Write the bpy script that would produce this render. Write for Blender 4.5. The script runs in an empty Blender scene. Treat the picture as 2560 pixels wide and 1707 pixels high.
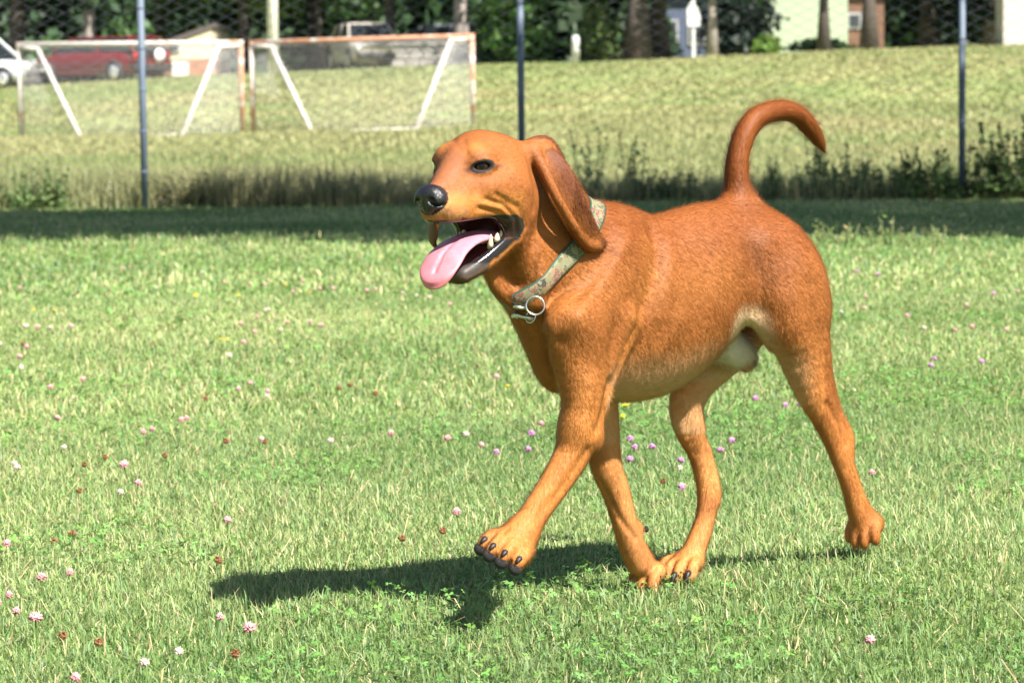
import bpy, bmesh, math, random
import numpy as np
from mathutils import Matrix, Vector
rng = np.random.default_rng(7)
random.seed(7)
S = bpy.context.scene
COL = S.collection

# ------------------------------------------------------------------ camera
FPX = 7500.0                       # focal length in pixels of a 2560 px wide frame
CAM_H = 0.85
PITCH = math.atan(607.5 / FPX)
ROLL = math.radians(0.7)
def _rx(a):
    c, s = math.cos(a), math.sin(a); return np.array([[1, 0, 0], [0, c, -s], [0, s, c]])
def _rz(a):
    c, s = math.cos(a), math.sin(a); return np.array([[c, -s, 0], [s, c, 0], [0, 0, 1]])
CR = _rx(math.pi / 2 - PITCH) @ _rz(-ROLL)
CC = np.array([0, 0, CAM_H])
cam_d = bpy.data.cameras.new('camera')
cam = bpy.data.objects.new('camera', cam_d); COL.objects.link(cam)
M4 = np.eye(4); M4[:3, :3] = CR; M4[:3, 3] = CC
cam.matrix_world = Matrix(M4.tolist())
cam_d.sensor_width = 36.0
cam_d.lens = 36.0 * FPX / 2560
cam_d.clip_start = 0.1; cam_d.clip_end = 3000
cam_d.dof.use_dof = True
cam_d.dof.focus_distance = 4.95
cam_d.dof.aperture_fstop = 11.5
S.camera = cam
def ray(px, py): return CR @ np.array([(px - 1280) / FPX, -(py - 853.5) / FPX, -1.0])
def at(px, py, Y):
    d = ray(px, py); return CC + d * (Y / d[1])
# ------------------------------------------------------------------ light
SUN_EL, SUN_AZ = math.radians(49), math.radians(-50)      # azimuth from +x towards the camera side
w = bpy.data.worlds.new('World'); S.world = w; w.use_nodes = True
nt = w.node_tree
sky = nt.nodes.new('ShaderNodeTexSky'); sky.sky_type = 'NISHITA'; sky.sun_disc = False
sky.sun_elevation = SUN_EL
sv = Vector((math.cos(SUN_EL) * math.cos(SUN_AZ), math.cos(SUN_EL) * math.sin(SUN_AZ), math.sin(SUN_EL)))
sky.sun_rotation = math.atan2(sv.x, sv.y)
sky.air_density = 1.0; sky.dust_density = 1.0
nt.links.new(sky.outputs[0], nt.nodes['Background'].inputs[0])
nt.nodes['Background'].inputs[1].default_value = 0.052
sl = bpy.data.lights.new('sun', 'SUN'); sl.energy = 5.0; sl.angle = math.radians(0.53); sl.color = (1.0, 0.95, 0.86)
so = bpy.data.objects.new('sun', sl); COL.objects.link(so)
so.rotation_euler = sv.to_track_quat('Z', 'Y').to_euler(); so.location = (6, -6, 12)
S.view_settings.view_transform = 'Standard'; S.view_settings.look = 'None'
S.view_settings.exposure = 1.38; S.view_settings.gamma = 1.0
S.cycles.max_bounces = 8; S.cycles.diffuse_bounces = 3; S.cycles.transmission_bounces = 4
S.cycles.transparent_max_bounces = 8
S.cycles.use_denoising = True

# ------------------------------------------------------------------ helpers
def tag(o, label=None, cat=None, group=None, kind=None):
    if label: o['label'] = label
    if cat: o['category'] = cat
    if group: o['group'] = group
    if kind: o['kind'] = kind
    return o
def empty(name, loc=(0, 0, 0), rz=0.0):
    o = bpy.data.objects.new(name, None); COL.objects.link(o)
    o.location = loc; o.rotation_euler = (0, 0, rz); o.empty_display_size = 0.1
    return o
def link(name, me, mat=None, parent=None, smooth=False):
    o = bpy.data.objects.new(name, me); COL.objects.link(o)
    if mat is not None: me.materials.append(mat)
    if parent is not None: o.parent = parent
    if smooth: me.polygons.foreach_set('use_smooth', np.ones(len(me.polygons), bool))
    return o
def np_mesh(name, V, F, n=None):
    """V (N,3); F (M,k) array with constant k"""
    me = bpy.data.meshes.new(name)
    V = np.asarray(V, np.float32); F = np.asarray(F, np.int32)
    k = F.shape[1]
    me.vertices.add(len(V)); me.vertices.foreach_set('co', V.ravel())
    me.loops.add(F.size); me.loops.foreach_set('vertex_index', F.ravel())
    me.polygons.add(len(F))
    me.polygons.foreach_set('loop_start', np.arange(0, F.size, k, dtype=np.int32))
    me.update(calc_edges=True)
    return me
def vcol(me, name, C):
    a = me.attributes.new(name, 'FLOAT_COLOR', 'POINT')
    C = np.asarray(C, np.float32)
    if C.shape[1] == 3: C = np.concatenate([C, np.ones((len(C), 1), np.float32)], 1)
    a.data.foreach_set('color', C.ravel())
class MB:
    """collects boxes, tubes, quads; one mesh object"""
    def __init__(s): s.v = []; s.f = []
    def add(s, vs, fs):
        b = len(s.v); s.v += [tuple(map(float, q)) for q in vs]; s.f += [tuple(b + i for i in f) for f in fs]
    def box(s, c, d, rz=0.0, taper=1.0):
        ca, sa = math.cos(rz), math.sin(rz); vs = []
        for z in (-.5, .5):
            t = taper if z > 0 else 1.0
            for x, y in ((-.5, -.5), (.5, -.5), (.5, .5), (-.5, .5)):
                X, Y = x * d[0] * t, y * d[1] * t
                vs.append((c[0] + X * ca - Y * sa, c[1] + X * sa + Y * ca, c[2] + z * d[2]))
        s.add(vs, [(3, 2, 1, 0), (4, 5, 6, 7), (0, 1, 5, 4), (1, 2, 6, 5), (2, 3, 7, 6), (3, 0, 4, 7)])
    def tube(s, pts, r, n=8, cap=True):
        pts = [Vector(p) for p in pts]; m = len(pts)
        rs = r if hasattr(r, '__len__') else [r] * m
        rings = []; prev = None
        for i in range(m):
            T = (pts[min(i + 1, m - 1)] - pts[max(i - 1, 0)]).normalized()
            if prev is None:
                A = T.orthogonal().normalized()
            else:
                A = (prev - T * prev.dot(T)).normalized()
            prev = A; B = T.cross(A)
            rings.append([pts[i] + (A * math.cos(2 * math.pi * j / n) + B * math.sin(2 * math.pi * j / n)) * rs[i] for j in range(n)])
        vs = [p for R_ in rings for p in R_]; fs = []
        for i in range(m - 1):
            for j in range(n):
                k = (j + 1) % n
                fs.append((i * n + j, i * n + k, (i + 1) * n + k, (i + 1) * n + j))
        if cap:
            fs.append(tuple(range(n - 1, -1, -1))); fs.append(tuple((m - 1) * n + j for j in range(n)))
        s.add(vs, fs)
    def build(s, name, mat, parent=None, smooth=False, bevel=0.0):
        me = bpy.data.meshes.new(name); me.from_pydata(s.v, [], s.f); me.update()
        o = link(name, me, mat, parent, smooth)
        if bevel > 0:
            b = o.modifiers.new('bevel', 'BEVEL'); b.width = bevel; b.segments = 3; b.limit_method = 'ANGLE'
            b.angle_limit = math.radians(35)
        return o
# ---- material helpers
def mat_new(name):
    m = bpy.data.materials.new(name); m.use_nodes = True
    b = m.node_tree.nodes['Principled BSDF']
    return m, m.node_tree.nodes, m.node_tree.links, b
def simple(name, col, rough=0.6, metal=0.0, var=0.25, scale=8.0, bump=0.0, bscale=60.0, spec=0.5, coat=0.0):
    m, N, L, b = mat_new(name)
    b.inputs['Roughness'].default_value = rough; b.inputs['Metallic'].default_value = metal
    b.inputs['Specular IOR Level'].default_value = spec; b.inputs['Coat Weight'].default_value = coat
    tc = N.new('ShaderNodeTexCoord'); no = N.new('ShaderNodeTexNoise'); no.inputs['Scale'].default_value = scale
    no.inputs['Detail'].default_value = 5
    L.new(tc.outputs['Object'], no.inputs['Vector'])
    mx = N.new('ShaderNodeMix'); mx.data_type = 'RGBA'
    c = np.array(col)
    mx.inputs[6].default_value = (*np.clip(c * (1 - var), 0, 1), 1); mx.inputs[7].default_value = (*np.clip(c * (1 + var), 0, 1), 1)
    L.new(no.outputs['Fac'], mx.inputs[0]); L.new(mx.outputs[2], b.inputs['Base Color'])
    if bump > 0:
        n2 = N.new('ShaderNodeTexNoise'); n2.inputs['Scale'].default_value = bscale; n2.inputs['Detail'].default_value = 4
        L.new(tc.outputs['Object'], n2.inputs['Vector'])
        bp = N.new('ShaderNodeBump'); bp.inputs['Strength'].default_value = bump; bp.inputs['Distance'].default_value = 0.02
        L.new(n2.outputs['Fac'], bp.inputs['Height']); L.new(bp.outputs[0], b.inputs['Normal'])
    return m
def sstep(a, b, x):
    t = np.clip((x - a) / (b - a), 0, 1); return t * t * (3 - 2 * t)

# ================================================================== THE DOG
TH = math.radians(38); TH_H = math.radians(54)
class Frame:
    def __init__(s, O, th):
        s.O = np.array(O, float)
        s.f = np.array([-math.cos(th), -math.sin(th), 0]); s.l = np.array([math.sin(th), -math.cos(th), 0]); s.u = np.array([0, 0, 1.0])
        s.M = np.stack([s.f, s.l, s.u])
    def loc(s, P): return s.M @ (np.asarray(P) - s.O)
    def wor(s, q): return s.O + np.asarray(q) @ s.M
    def px(s, x, y, l):
        d = ray(x, y); t = (l - (CC - s.O) @ s.l) / (d @ s.l); return s.loc(CC + d * t)
_o = at(1720, 1400, 5.05); _o[2] = 0.0
DF = Frame(_o, TH)
def P(x, y, l=0.0): return DF.px(x, y, l)                       # dog frame: forward, left, up
HF = Frame(DF.wor(P(1340, 420, 0)), TH_H)
_e = HF.px(1161, 417, 0)
HF = Frame(HF.wor([_e[0], 0, _e[2]]), TH_H)                     # head frame, origin between the eyes
def Hh(f, l, u): return DF.loc(HF.wor([f, l, u]))
def Hp(x, y, l): return DF.loc(HF.wor(HF.px(x, y, l)))
HL = DF.loc(HF.wor([0, 1, 0])) - DF.loc(HF.wor([0, 0, 0]))      # head lateral axis in dog frame
HFW = DF.loc(HF.wor([1, 0, 0])) - DF.loc(HF.wor([0, 0, 0]))
UP = np.array([0, 0, 1.0]); LAT = np.array([0, 1.0, 0])

def catmull(A, n):
    A = np.asarray(A, float)
    if len(A) < 3 or n <= 1: return A
    out = []
    Q = np.vstack([2 * A[0] - A[1], A, 2 * A[-1] - A[-2]])
    for i in range(1, len(Q) - 2):
        p0, p1, p2, p3 = Q[i - 1], Q[i], Q[i + 1], Q[i + 2]
        for k in range(n):
            t = k / n
            out.append(0.5 * ((2 * p1) + (-p0 + p2) * t + (2 * p0 - 5 * p1 + 4 * p2 - p3) * t * t + (-p0 + 3 * p1 - 3 * p2 + p3) * t ** 3))
    out.append(A[-1])
    return np.array(out)
class Tube:
    def __init__(s, pts, ra, rb=None, b=LAT, n=4, end=1.0):
        m = len(pts); ra = np.broadcast_to(np.asarray(ra, float), (m,)); rb = ra if rb is None else np.broadcast_to(np.asarray(rb, float), (m,))
        Q = catmull(np.column_stack([np.asarray(pts, float), ra, rb]), n)
        s.p = Q[:, :3]; s.ra = np.maximum(Q[:, 3], 1e-3); s.rb = np.maximum(Q[:, 4], 1e-3); s.b = np.asarray(b, float); s.end = end
        r = np.maximum(s.ra, s.rb)[:, None]
        s.lo = (s.p - r).min(0); s.hi = (s.p + r).max(0)
    def ev(s, X):
        d = np.full(len(X), 9.0, np.float32)
        for i in range(len(s.p) - 1):
            a, c = s.p[i], s.p[i + 1]; ab = c - a; L = np.linalg.norm(ab)
            if L < 1e-7: continue
            T = ab / L; B = s.b - T * (T @ s.b); B /= np.linalg.norm(B); A = np.cross(T, B)
            w = X - a.astype(np.float32)
            h = w @ T.astype(np.float32); t = np.clip(h / L, 0, 1)
            qt = h - t * L; qa = w @ A.astype(np.float32); qb = w @ B.astype(np.float32)
            ra = s.ra[i] + (s.ra[i + 1] - s.ra[i]) * t; rb = s.rb[i] + (s.rb[i + 1] - s.rb[i]) * t
            rt = np.maximum(ra, rb)
            if i == 0: rt = np.where(h < 0, np.minimum(ra, rb) * s.end, rt)
            if i == len(s.p) - 2: rt = np.where(h > L, np.minimum(ra, rb) * s.end, rt)
            ea, eb, et = qa / ra, qb / rb, qt / rt
            k0 = np.sqrt(ea * ea + eb * eb + et * et); k1 = np.sqrt((ea / ra) ** 2 + (eb / rb) ** 2 + (et / rt) ** 2) + 1e-6
            dd = np.where(k0 < 0.05, -np.minimum(ra, rb), k0 * (k0 - 1) / k1)
            d = np.minimum(d, dd.astype(np.float32))
        return d
class Ell:
    def __init__(s, c, r, fx=(1, 0, 0), ly=LAT):
        s.c = np.asarray(c, float); s.r = np.asarray(r, float)
        x = np.asarray(fx, float); x = x / np.linalg.norm(x); y = np.asarray(ly, float); y = y - x * (x @ y); y /= np.linalg.norm(y)
        s.R = np.stack([x, y, np.cross(x, y)])
        m = s.r.max(); s.lo = s.c - m; s.hi = s.c + m
    def ev(s, X):
        q = (X - s.c.astype(np.float32)) @ s.R.T.astype(np.float32)
        e = q / s.r.astype(np.float32); k0 = np.sqrt((e * e).sum(1)); k1 = np.sqrt(((e / s.r.astype(np.float32)) ** 2).sum(1)) + 1e-6
        return np.where(k0 < 0.05, -s.r.min(), k0 * (k0 - 1) / k1).astype(np.float32)
def smin(a, b, k):
    h = np.maximum(k - np.abs(a - b), 0) / k
    return np.minimum(a, b) - h * h * k * 0.25
def field(ops, X, lo=None, hi=None):
    d = np.full(len(X), 1.0, np.float32)
    for op, pr, k in ops:
        if lo is not None and (np.any(pr.hi + k + 0.03 < lo) or np.any(pr.lo - k - 0.03 > hi)): continue
        e = pr.ev(X)
        d = smin(d, e, k) if op == '+' else -smin(-d, e, k)
    return d
def polygonise(ops, h, pad=0.02):
    lo = np.min([o[1].lo for o in ops if o[0] == '+'], 0) - pad; hi = np.max([o[1].hi for o in ops if o[0] == '+'], 0) + pad
    nb = np.ceil((hi - lo) / (8 * h)).astype(int); n = nb * 8
    bi = np.stack(np.meshgrid(*[np.arange(k) for k in nb], indexing='ij'), -1).reshape(-1, 3)
    cen = (lo + (bi * 8 + 3.5) * h).astype(np.float32)
    dc = field(ops, cen)
    act = np.abs(dc) < 8 * h * 0.87 * 1.25 + 0.012
    Fv = np.repeat(np.repeat(np.repeat(dc.reshape(nb), 8, 0), 8, 1), 8, 2).astype(np.float32)
    Fv = np.where(np.abs(Fv) < 1e-4, 1e-3, Fv)
    off = np.stack(np.meshgrid(*[np.arange(8)] * 3, indexing='ij'), -1).reshape(-1, 3)
    ab = bi[act]
    # spatial chunks
    key = (ab[:, 0] // 4) * 1000000 + (ab[:, 1] // 4) * 1000 + ab[:, 2] // 4
    order = np.argsort(key, kind='stable'); ab = ab[order]; key = key[order]
    cuts = np.r_[0, np.nonzero(np.diff(key))[0] + 1, len(ab)]
    for a, b in zip(cuts[:-1], cuts[1:]):
        g = (ab[a:b, None, :] * 8 + off[None]).reshape(-1, 3)
        X = (lo + g * h).astype(np.float32)
        Fv[g[:, 0], g[:, 1], g[:, 2]] = field(ops, X, X.min(0), X.max(0))
    s = Fv < 0
    c = np.zeros(tuple(np.array(s.shape) - 1), np.uint8)
    for dx in (0, 1):
        for dy in (0, 1):
            for dz in (0, 1):
                c += s[dx:s.shape[0] - 1 + dx, dy:s.shape[1] - 1 + dy, dz:s.shape[2] - 1 + dz]
    cells = np.argwhere((c > 0) & (c < 8)); N = len(cells)
    idx = np.full(c.shape, -1, np.int32); idx[tuple(cells.T)] = np.arange(N)
    cor = np.array([[x, y, z] for x in (0, 1) for y in (0, 1) for z in (0, 1)])
    val = np.stack([Fv[tuple((cells + k).T)] for k in cor], 1)
    acc = np.zeros((N, 3)); cnt = np.zeros(N)
    for i in range(8):
        for ax in range(3):
            if cor[i][ax] == 0:
                e = cor[i].copy(); e[ax] = 1; j = e[0] * 4 + e[1] * 2 + e[2]
                m = (val[:, i] < 0) != (val[:, j] < 0)
                t = val[m, i] / (val[m, i] - val[m, j])
                p = np.repeat(cor[i][None].astype(float), m.sum(), 0); p[:, ax] = t
                acc[m] += p; cnt[m] += 1
    V = lo + (cells + acc / cnt[:, None]) * h
    Fs = []
    for ax in range(3):
        o1, o2 = [(1, 2), (2, 0), (0, 1)][ax]
        sl0 = [slice(None)] * 3; sl1 = [slice(None)] * 3; sl0[ax] = slice(0, -1); sl1[ax] = slice(1, None)
        ch = s[tuple(sl0)] != s[tuple(sl1)]
        E_ = np.argwhere(ch); 
        E_ = E_[(E_[:, o1] > 0) & (E_[:, o2] > 0) & (E_[:, o1] < s.shape[o1] - 1) & (E_[:, o2] < s.shape[o2] - 1)]
        ins = s[tuple(E_.T)]
        def cid(d1, d2):
            q = E_.copy(); q[:, o1] += d1; q[:, o2] += d2; return idx[tuple(q.T)]
        q = np.stack([cid(-1, -1), cid(0, -1), cid(0, 0), cid(-1, 0)], 1)
        q[~ins] = q[~ins][:, ::-1]
        Fs.append(q)
    Fa = np.concatenate(Fs); Fa = Fa[(Fa >= 0).all(1)]
    # keep the largest connected piece
    par = np.arange(N)
    ed = np.concatenate([Fa[:, [0, 1]], Fa[:, [1, 2]], Fa[:, [2, 3]]])
    for _ in range(60):
        ra_, rb_ = par[ed[:, 0]], par[ed[:, 1]]; old = par.copy()
        np.minimum.at(par, ra_, rb_); np.minimum.at(par, rb_, ra_)
        for _k in range(4): par = par[par]
        if np.array_equal(old, par): break
    lab, ct = np.unique(par, return_counts=True); big = lab[ct.argmax()]; keep = par == big
    rem = np.cumsum(keep) - 1; Fa = rem[Fa[keep[Fa].all(1)]]; V = V[keep]
    return V, Fa, ed
def smooth(V, Fa, it=2, lam=0.5):
    e = np.concatenate([Fa[:, [0, 1]], Fa[:, [1, 2]], Fa[:, [2, 3]], Fa[:, [3, 0]]])
    for _ in range(it):
        for l in (lam, -lam * 0.9):
            a = np.zeros_like(V); n = np.zeros(len(V))
            for k in range(3): a[:, k] = np.bincount(e[:, 0], V[e[:, 1], k], len(V))
            n = np.bincount(e[:, 0], minlength=len(V))
            V = V + l * (a / np.maximum(n, 1)[:, None] - V)
    return V
S_ = 1.0 / 1486
def wpx(*w): return np.array(w) * S_ / 2
ops = []
def add(pr, k=0.02): ops.append(('+', pr, k)); return pr
def cut(pr, k=0.01): ops.append(('-', pr, k)); return pr
# ---- torso: (top pixel, bottom pixel, half width)
st = [((1445, 668), (1405, 885), .050), ((1500, 590), (1440, 965), .072), ((1565, 544), (1515, 1000), .085), ((1640, 553), (1600, 990), .096),
      ((1740, 531), (1685, 908), .092), ((1811, 520), (1752, 812), .078), ((1872, 524), (1828, 756), .069), ((1940, 556), (1915, 755), .076), ((1990, 625), (1975, 770), .062)]
tp = [0.5 * (P(*a) + P(*b)) for a, b, w_ in st]
add(Tube(tp, [np.linalg.norm(P(*a) - P(*b)) / 2 for a, b, w_ in st], [w_ for a, b, w_ in st], n=5), 0.01)
add(Tube([P(1500, 592), P(1570, 562), P(1640, 585), P(1740, 560), P(1830, 550)], [.022, .020, .014, .018, .022], n=3), .04)
add(Ell(P(1392, 850), (.036, .045, .075)), .03)
for sgn in (1, -1):
    add(Ell(P(1416, 898) + LAT * .030 * sgn, (.030, .028, .052)), .03)      # pectorals
# ---- neck
nk = [((1380, 372), (1232, 640), .066), ((1440, 462), (1236, 715), .072), ((1500, 545), (1275, 768), .080), ((1560, 548), (1352, 850), .082)]
add(Tube([0.5 * (P(*a) + P(*b)) for a, b, w_ in nk], [np.linalg.norm(P(*a) - P(*b)) / 2 * .97 for a, b, w_ in nk], [w_ for a, b, w_ in nk], n=5), .05)
COLLAR_OPS = list(ops)
NECK_TUBE = ops[-1]
# ---- near front leg
L = .085
add(Tube([P(1562, 615, .058), P(1515, 720, .072), P(1445, 820, .084)], wpx(110, 140, 150), wpx(62, 92, 112)), .018)           # scapula
add(Tube([P(1430, 810, L), P(1452, 900, L), P(1455, 1000, L + .004), P(1447, 1080, L + .004)], wpx(160, 150, 106, 92), wpx(108, 108, 90, 76)), .024)
add(Tube([P(1545, 800, .075), P(1510, 930, .08), P(1480, 1080, .085)], wpx(126, 82, 34), wpx(100, 74, 34)), .016)           # triceps
add(Tube([P(1447, 1070, L), P(1432, 1130, L), P(1392, 1200, L), P(1350, 1262, L), P(1318, 1312, L), P(1290, 1350, L)], wpx(94, 90, 78, 70, 70, 76), wpx(80, 76, 66, 62, 66, 72)), .022)
add(Ell(P(1484, 1100, L), (.014, .014, .020)), .018)                                                                      # elbow
# ---- far front leg
L = -.082
add(Tube([P(1560, 640, -.06), P(1450, 800, L)], wpx(140, 170), wpx(70, 90)), .05)
add(Tube([P(1455, 800, L), P(1480, 920, L), P(1500, 1040, L), P(1514, 1158, L), P(1537, 1220, L), P(1556, 1285, L), P(1577, 1356, L), P(1600, 1405, L)],
         wpx(160, 130, 100, 82, 72, 66, 68, 74), wpx(90, 90, 80, 72, 64, 60, 62, 66)), .022)
add(Ell(P(1593, 1322, L), (.010, .009, .014)), .012)
# ---- near hind leg
add(Tube([P(1930, 610, .05), P(1968, 690, .066), P(1990, 760, .072), P(2000, 833, .076), P(2033, 960, .080), P(2060, 1032, .084), P(2091, 1105, .086), P(2126, 1210, .09), P(2150, 1280, .092), P(2165, 1315, .092)],
         wpx(180, 212, 206, 174, 120, 84, 68, 54, 68, 80), wpx(104, 138, 138, 116, 82, 60, 48, 46, 58, 66)), .022)
add(Tube([P(2078, 960, .082), P(2098, 1030, .084), P(2120, 1088, .085), P(2121, 1130, .087)], wpx(12, 18, 32, 26), wpx(12, 16, 26, 22)), .016)       # hock point, tendon
add(Tube([P(1880, 640, .06), P(1900, 720, .07), P(1945, 800, .074)], wpx(104, 100, 84), wpx(60, 68, 68)), .034)           # quadriceps
add(Tube([P(1842, 765, .056), P(1890, 775, .064), P(1945, 840, .07)], wpx(36, 56, 76), wpx(18, 28, 42)), .025)              # flank fold
# ---- far hind leg
add(Tube([P(1935, 640, -.05), P(1900, 740, -.068), P(1830, 850, -.075), P(1748, 940, -.078), P(1718, 1005, -.08), P(1722, 1060, -.08), P(1749, 1140, -.08), P(1768, 1225, -.08), P(1762, 1300, -.08), P(1735, 1375, -.08), P(1722, 1405, -.08)],
         wpx(170, 180, 150, 118, 100, 90, 58, 58, 54, 60, 66), wpx(90, 100, 96, 84, 74, 66, 46, 44, 46, 54, 60)), .012)
add(Tube([P(1765, 1120, -.08), P(1786, 1215, -.08), P(1786, 1250, -.08)], wpx(10, 22, 24), wpx(10, 20, 22)), .02)
# ---- belly tuft (sheath)
add(Tube([P(1790, 865, .0), P(1830, 868, .0), P(1868, 900, .0)], wpx(66, 84, 60), wpx(54, 70, 52)), .022)
# ---- tail
add(Tube([P(1880, 560), P(1853, 505), P(1842, 455), P(1843, 410), P(1849, 372), P(1862, 335), P(1885, 302), P(1915, 284), P(1955, 277), P(1992, 287), P(2022, 317), P(2045, 350), P(2060, 376)],
         wpx(92, 74, 60, 55, 52, 52, 52, 50, 48, 46, 42, 30, 6) , wpx(86, 70, 59, 54, 52, 52, 52, 50, 48, 46, 42, 28, 6)), .04)
# ---- paws
CLAWS = []; PADS = []
def paw(c, yaw, pitch, sc=1.0, spread=1.0, pads=False, roll=0.0):
    cy, sy = math.cos(yaw), math.sin(yaw); cp, sp = math.cos(pitch), math.sin(pitch)
    X = np.array([cy * cp, sy * cp, -sp]); Y = np.array([-sy, cy, 0]); Z = np.cross(X, Y); Y, Z = Y * math.cos(roll) - Z * math.sin(roll), Z * math.cos(roll) + Y * math.sin(roll)
    g = lambda x, y, z: c + sc * (x * X + y * Y + z * Z)
    add(Ell(g(-.004, 0, .006), sc * np.array([.028, .031, .017]), X, Y), .02)
    for y, x in ((-.031, .016), (-.0105, .029), (.0105, .029), (.031, .016)):
        y *= spread
        add(Tube([g(x - .03, y * .75, .012), g(x - .006, y, .013), g(x + .008, y * 1.05, .002), g(x + .012, y * 1.05, -.004)], sc * np.array([.0105, .0112, .0110, .0095]), sc * np.array([.0092, .0100, .0100, .0088]), b=Y, n=3), .006)
        CLAWS.append([g(x + .012, y * 1.05, .006), g(x + .021, y * 1.07, .006), g(x + .029, y * 1.09, -.002), g(x + .032, y * 1.1, -.010)])
        if pads: PADS.append((g(x + .011, y * 1.05, -.011), X, Y, Z))
    return g
gNF = paw(P(1268, 1380, .088), math.radians(32), math.radians(-8), 1.0, 1.0, True, math.radians(26))
add(Tube([P(1300, 1335, .086), P(1276, 1368, .088)], wpx(74, 84), wpx(72, 88)), .02)
gFF = paw(P(1630, 1444, -.082), math.radians(-8), math.radians(40), .92)
gNH = paw(P(2168, 1322, .093), math.radians(16), math.radians(36), .84, .92)
gFH = paw(P(1710, 1420, -.080), math.radians(14), math.radians(14), .93, 1.02)
# throat folds
add(Tube([P(1215, 650, .03), P(1250, 720, .035), P(1290, 755, .03)], [.012, .014, .012], [.010, .012, .010]), .03)
add(Tube([P(1330, 640, .06), P(1345, 700, .066), P(1335, 750, .06)], [.014, .016, .014], [.012, .014, .012]), .03)
BODY_OPS = list(ops)
# ---- head
hl = dict(b=HL)
def HE(f, l, u, r): return Ell(Hh(f, l, u), r, HFW, HL)
def HT(pts, ra, rb=None, n=4, b=None): return Tube([Hh(*q) for q in pts], ra, rb, b=HL if b is None else b, n=n)
add(HE(-.058, 0, -.006, (.088, .062, .060)), .04)                                  # cranium
add(HT([(-.03, 0, .012), (.012, 0, .000), (.035, 0, -.018)], [.036, .029, .022], [.038, .026, .0205]), .026)
add(HT([(.015, 0, -.020), (.050, 0, -.036), (.074, 0, -.049)], [.027, .0245, .020], [.029, .027, .023]), .02)  # bridge
for s in (1, -1):
    add(HE(.002, .034 * s, .016, (.020, .016, .014)), .022)                        # brow
    add(HE(-.040, .052 * s, -.034, (.050, .020, .024)), .03)                       # cheek bone
    add(HE(-.066, .044 * s, -.062, (.046, .026, .044)), .03)
    add(HE(-.002, .032 * s, -.040, (.046, .016, .024)), .022)                       # masseter
    add(HT([(.077, .012 * s, -.066), (.062, .022 * s, -.064), (.025, .031 * s, -.060), (-.015, .040 * s, -.058), (-.050, .047 * s, -.060)],
           [.019, .021, .0225, .021, .018], [.011, .012, .013, .013, .012]), .016)   # flews
    add(HT([(-.035, .050 * s, -.060), (-.062, .055 * s, -.070), (-.074, .053 * s, -.098)], [.010, .011, .009], [.008, .009, .008]), .009)   # lip folds
    add(HT([(-.015, .046 * s, -.042), (-.050, .058 * s, -.048), (-.084, .057 * s, -.080)], [.008, .010, .008], [.007, .009, .007]), .010)
    # lower jaw with lip
    add(HT([(-.070, .047 * s, -.094), (-.056, .046 * s, -.114), (-.030, .037 * s, -.136), (.000, .026 * s, -.155), (.022, .012 * s, -.167)],
           [.015, .014, .0135, .013, .011], [.010, .0095, .009, .009, .011]), .014)
    add(HT([(-.050, .047 * s, -.074), (-.068, .049 * s, -.080), (-.074, .050 * s, -.095), (-.064, .049 * s, -.112)], [.006, .008, .008, .007], [.006, .007, .007, .006]), .008)   # corner of the mouth
add(HT([(-.085, 0, -.115), (-.040, 0, -.143), (.018, 0, -.170)], [.012, .009, .009], [.040, .030, .014]), .016)
add(HT([(-.10, 0, -.06), (-.095, 0, -.10), (-.10, 0, -.13)], [.03, .03, .03], [.05, .048, .045]), .03)
add(HT([(.055, 0, -.062), (0, 0, -.066), (-.06, 0, -.07)], [.008, .009, .012], [.018, .026, .034]), .01)    # palate
# far flew hanging below the nose side
add(Tube([Hp(1085, 556, -.030), Hp(1082, 580, -.034), Hp(1082, 602, -.036), Hp(1090, 620, -.036)], [.013, .015, .010, .004], [.0045, .0045, .004, .003], b=HFW * .7 - HL * .3), .008)
# eye sockets
EYES = []
for s in (1, -1):
    n_ = HFW * .66 + HL * .75 * s; n_ /= np.linalg.norm(n_); t_ = HFW * .75 - HL * .66 * s; t_ /= np.linalg.norm(t_)
    c_ = Hh(.011, .0432 * s, .001); EYES.append((c_, n_, t_))
    e_ = lambda t, u, n: c_ + t * t_ + u * UP + n * n_
    cut(Ell(e_(0, 0, .004), (.0172, .013, .0088), t_, n_), .004)
    add(Tube([e_(-.0185, .000, -.001), e_(-.009, .0078, .0035), (e_(.002, .0098, .0048)), e_(.012, .006, .003), e_(.020, -.003, -.002)], [.004, .0045, .0048, .0042, .003], n=3), .005)
    add(Tube([e_(-.0185, .000, -.001), e_(-.008, -.0078, .0025), e_(.003, -.0092, .003), e_(.013, -.0075, .0015), e_(.020, -.004, -.002)], [.004, .0042, .0042, .004, .003], n=3), .005)
# near ear, swung back
ear_n = np.array([0.45, 0.85, 0.1]); 
EAR0 = len(ops)
add(Tube([P(1350, 388, .070), P(1382, 428, .088), P(1414, 488, .097), P(1448, 552, .096), P(1480, 602, .090), P(1508, 610, .088)],
         [.020, .027, .028, .025, .019, .009], [.010, .0065, .0052, .0050, .0048, .0042], b=ear_n, n=5), .006)
add(Tube([P(1334, 380, .074), P(1362, 430, .096), P(1390, 490, .108), P(1426, 552, .107), P(1464, 608, .098), P(1498, 616, .09)], [.010, .0085, .0075, .0075, .007, .005], n=4), .008)
add(Tube([P(1318, 378, .064), P(1340, 362, .062), P(1370, 362, .060), P(1396, 400, .066)], [.012, .013, .012, .010], n=4), .02)
EAR1 = len(ops)
# far ear
add(Tube([Hh(-.085, -.055, .035), Hh(-.10, -.085, .0), Hh(-.125, -.098, -.06), Hh(-.15, -.095, -.12)], [.024, .032, .032, .012], [.009, .007, .006, .005], b=-ear_n * np.array([-.2, 1, .1])), .01)

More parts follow.
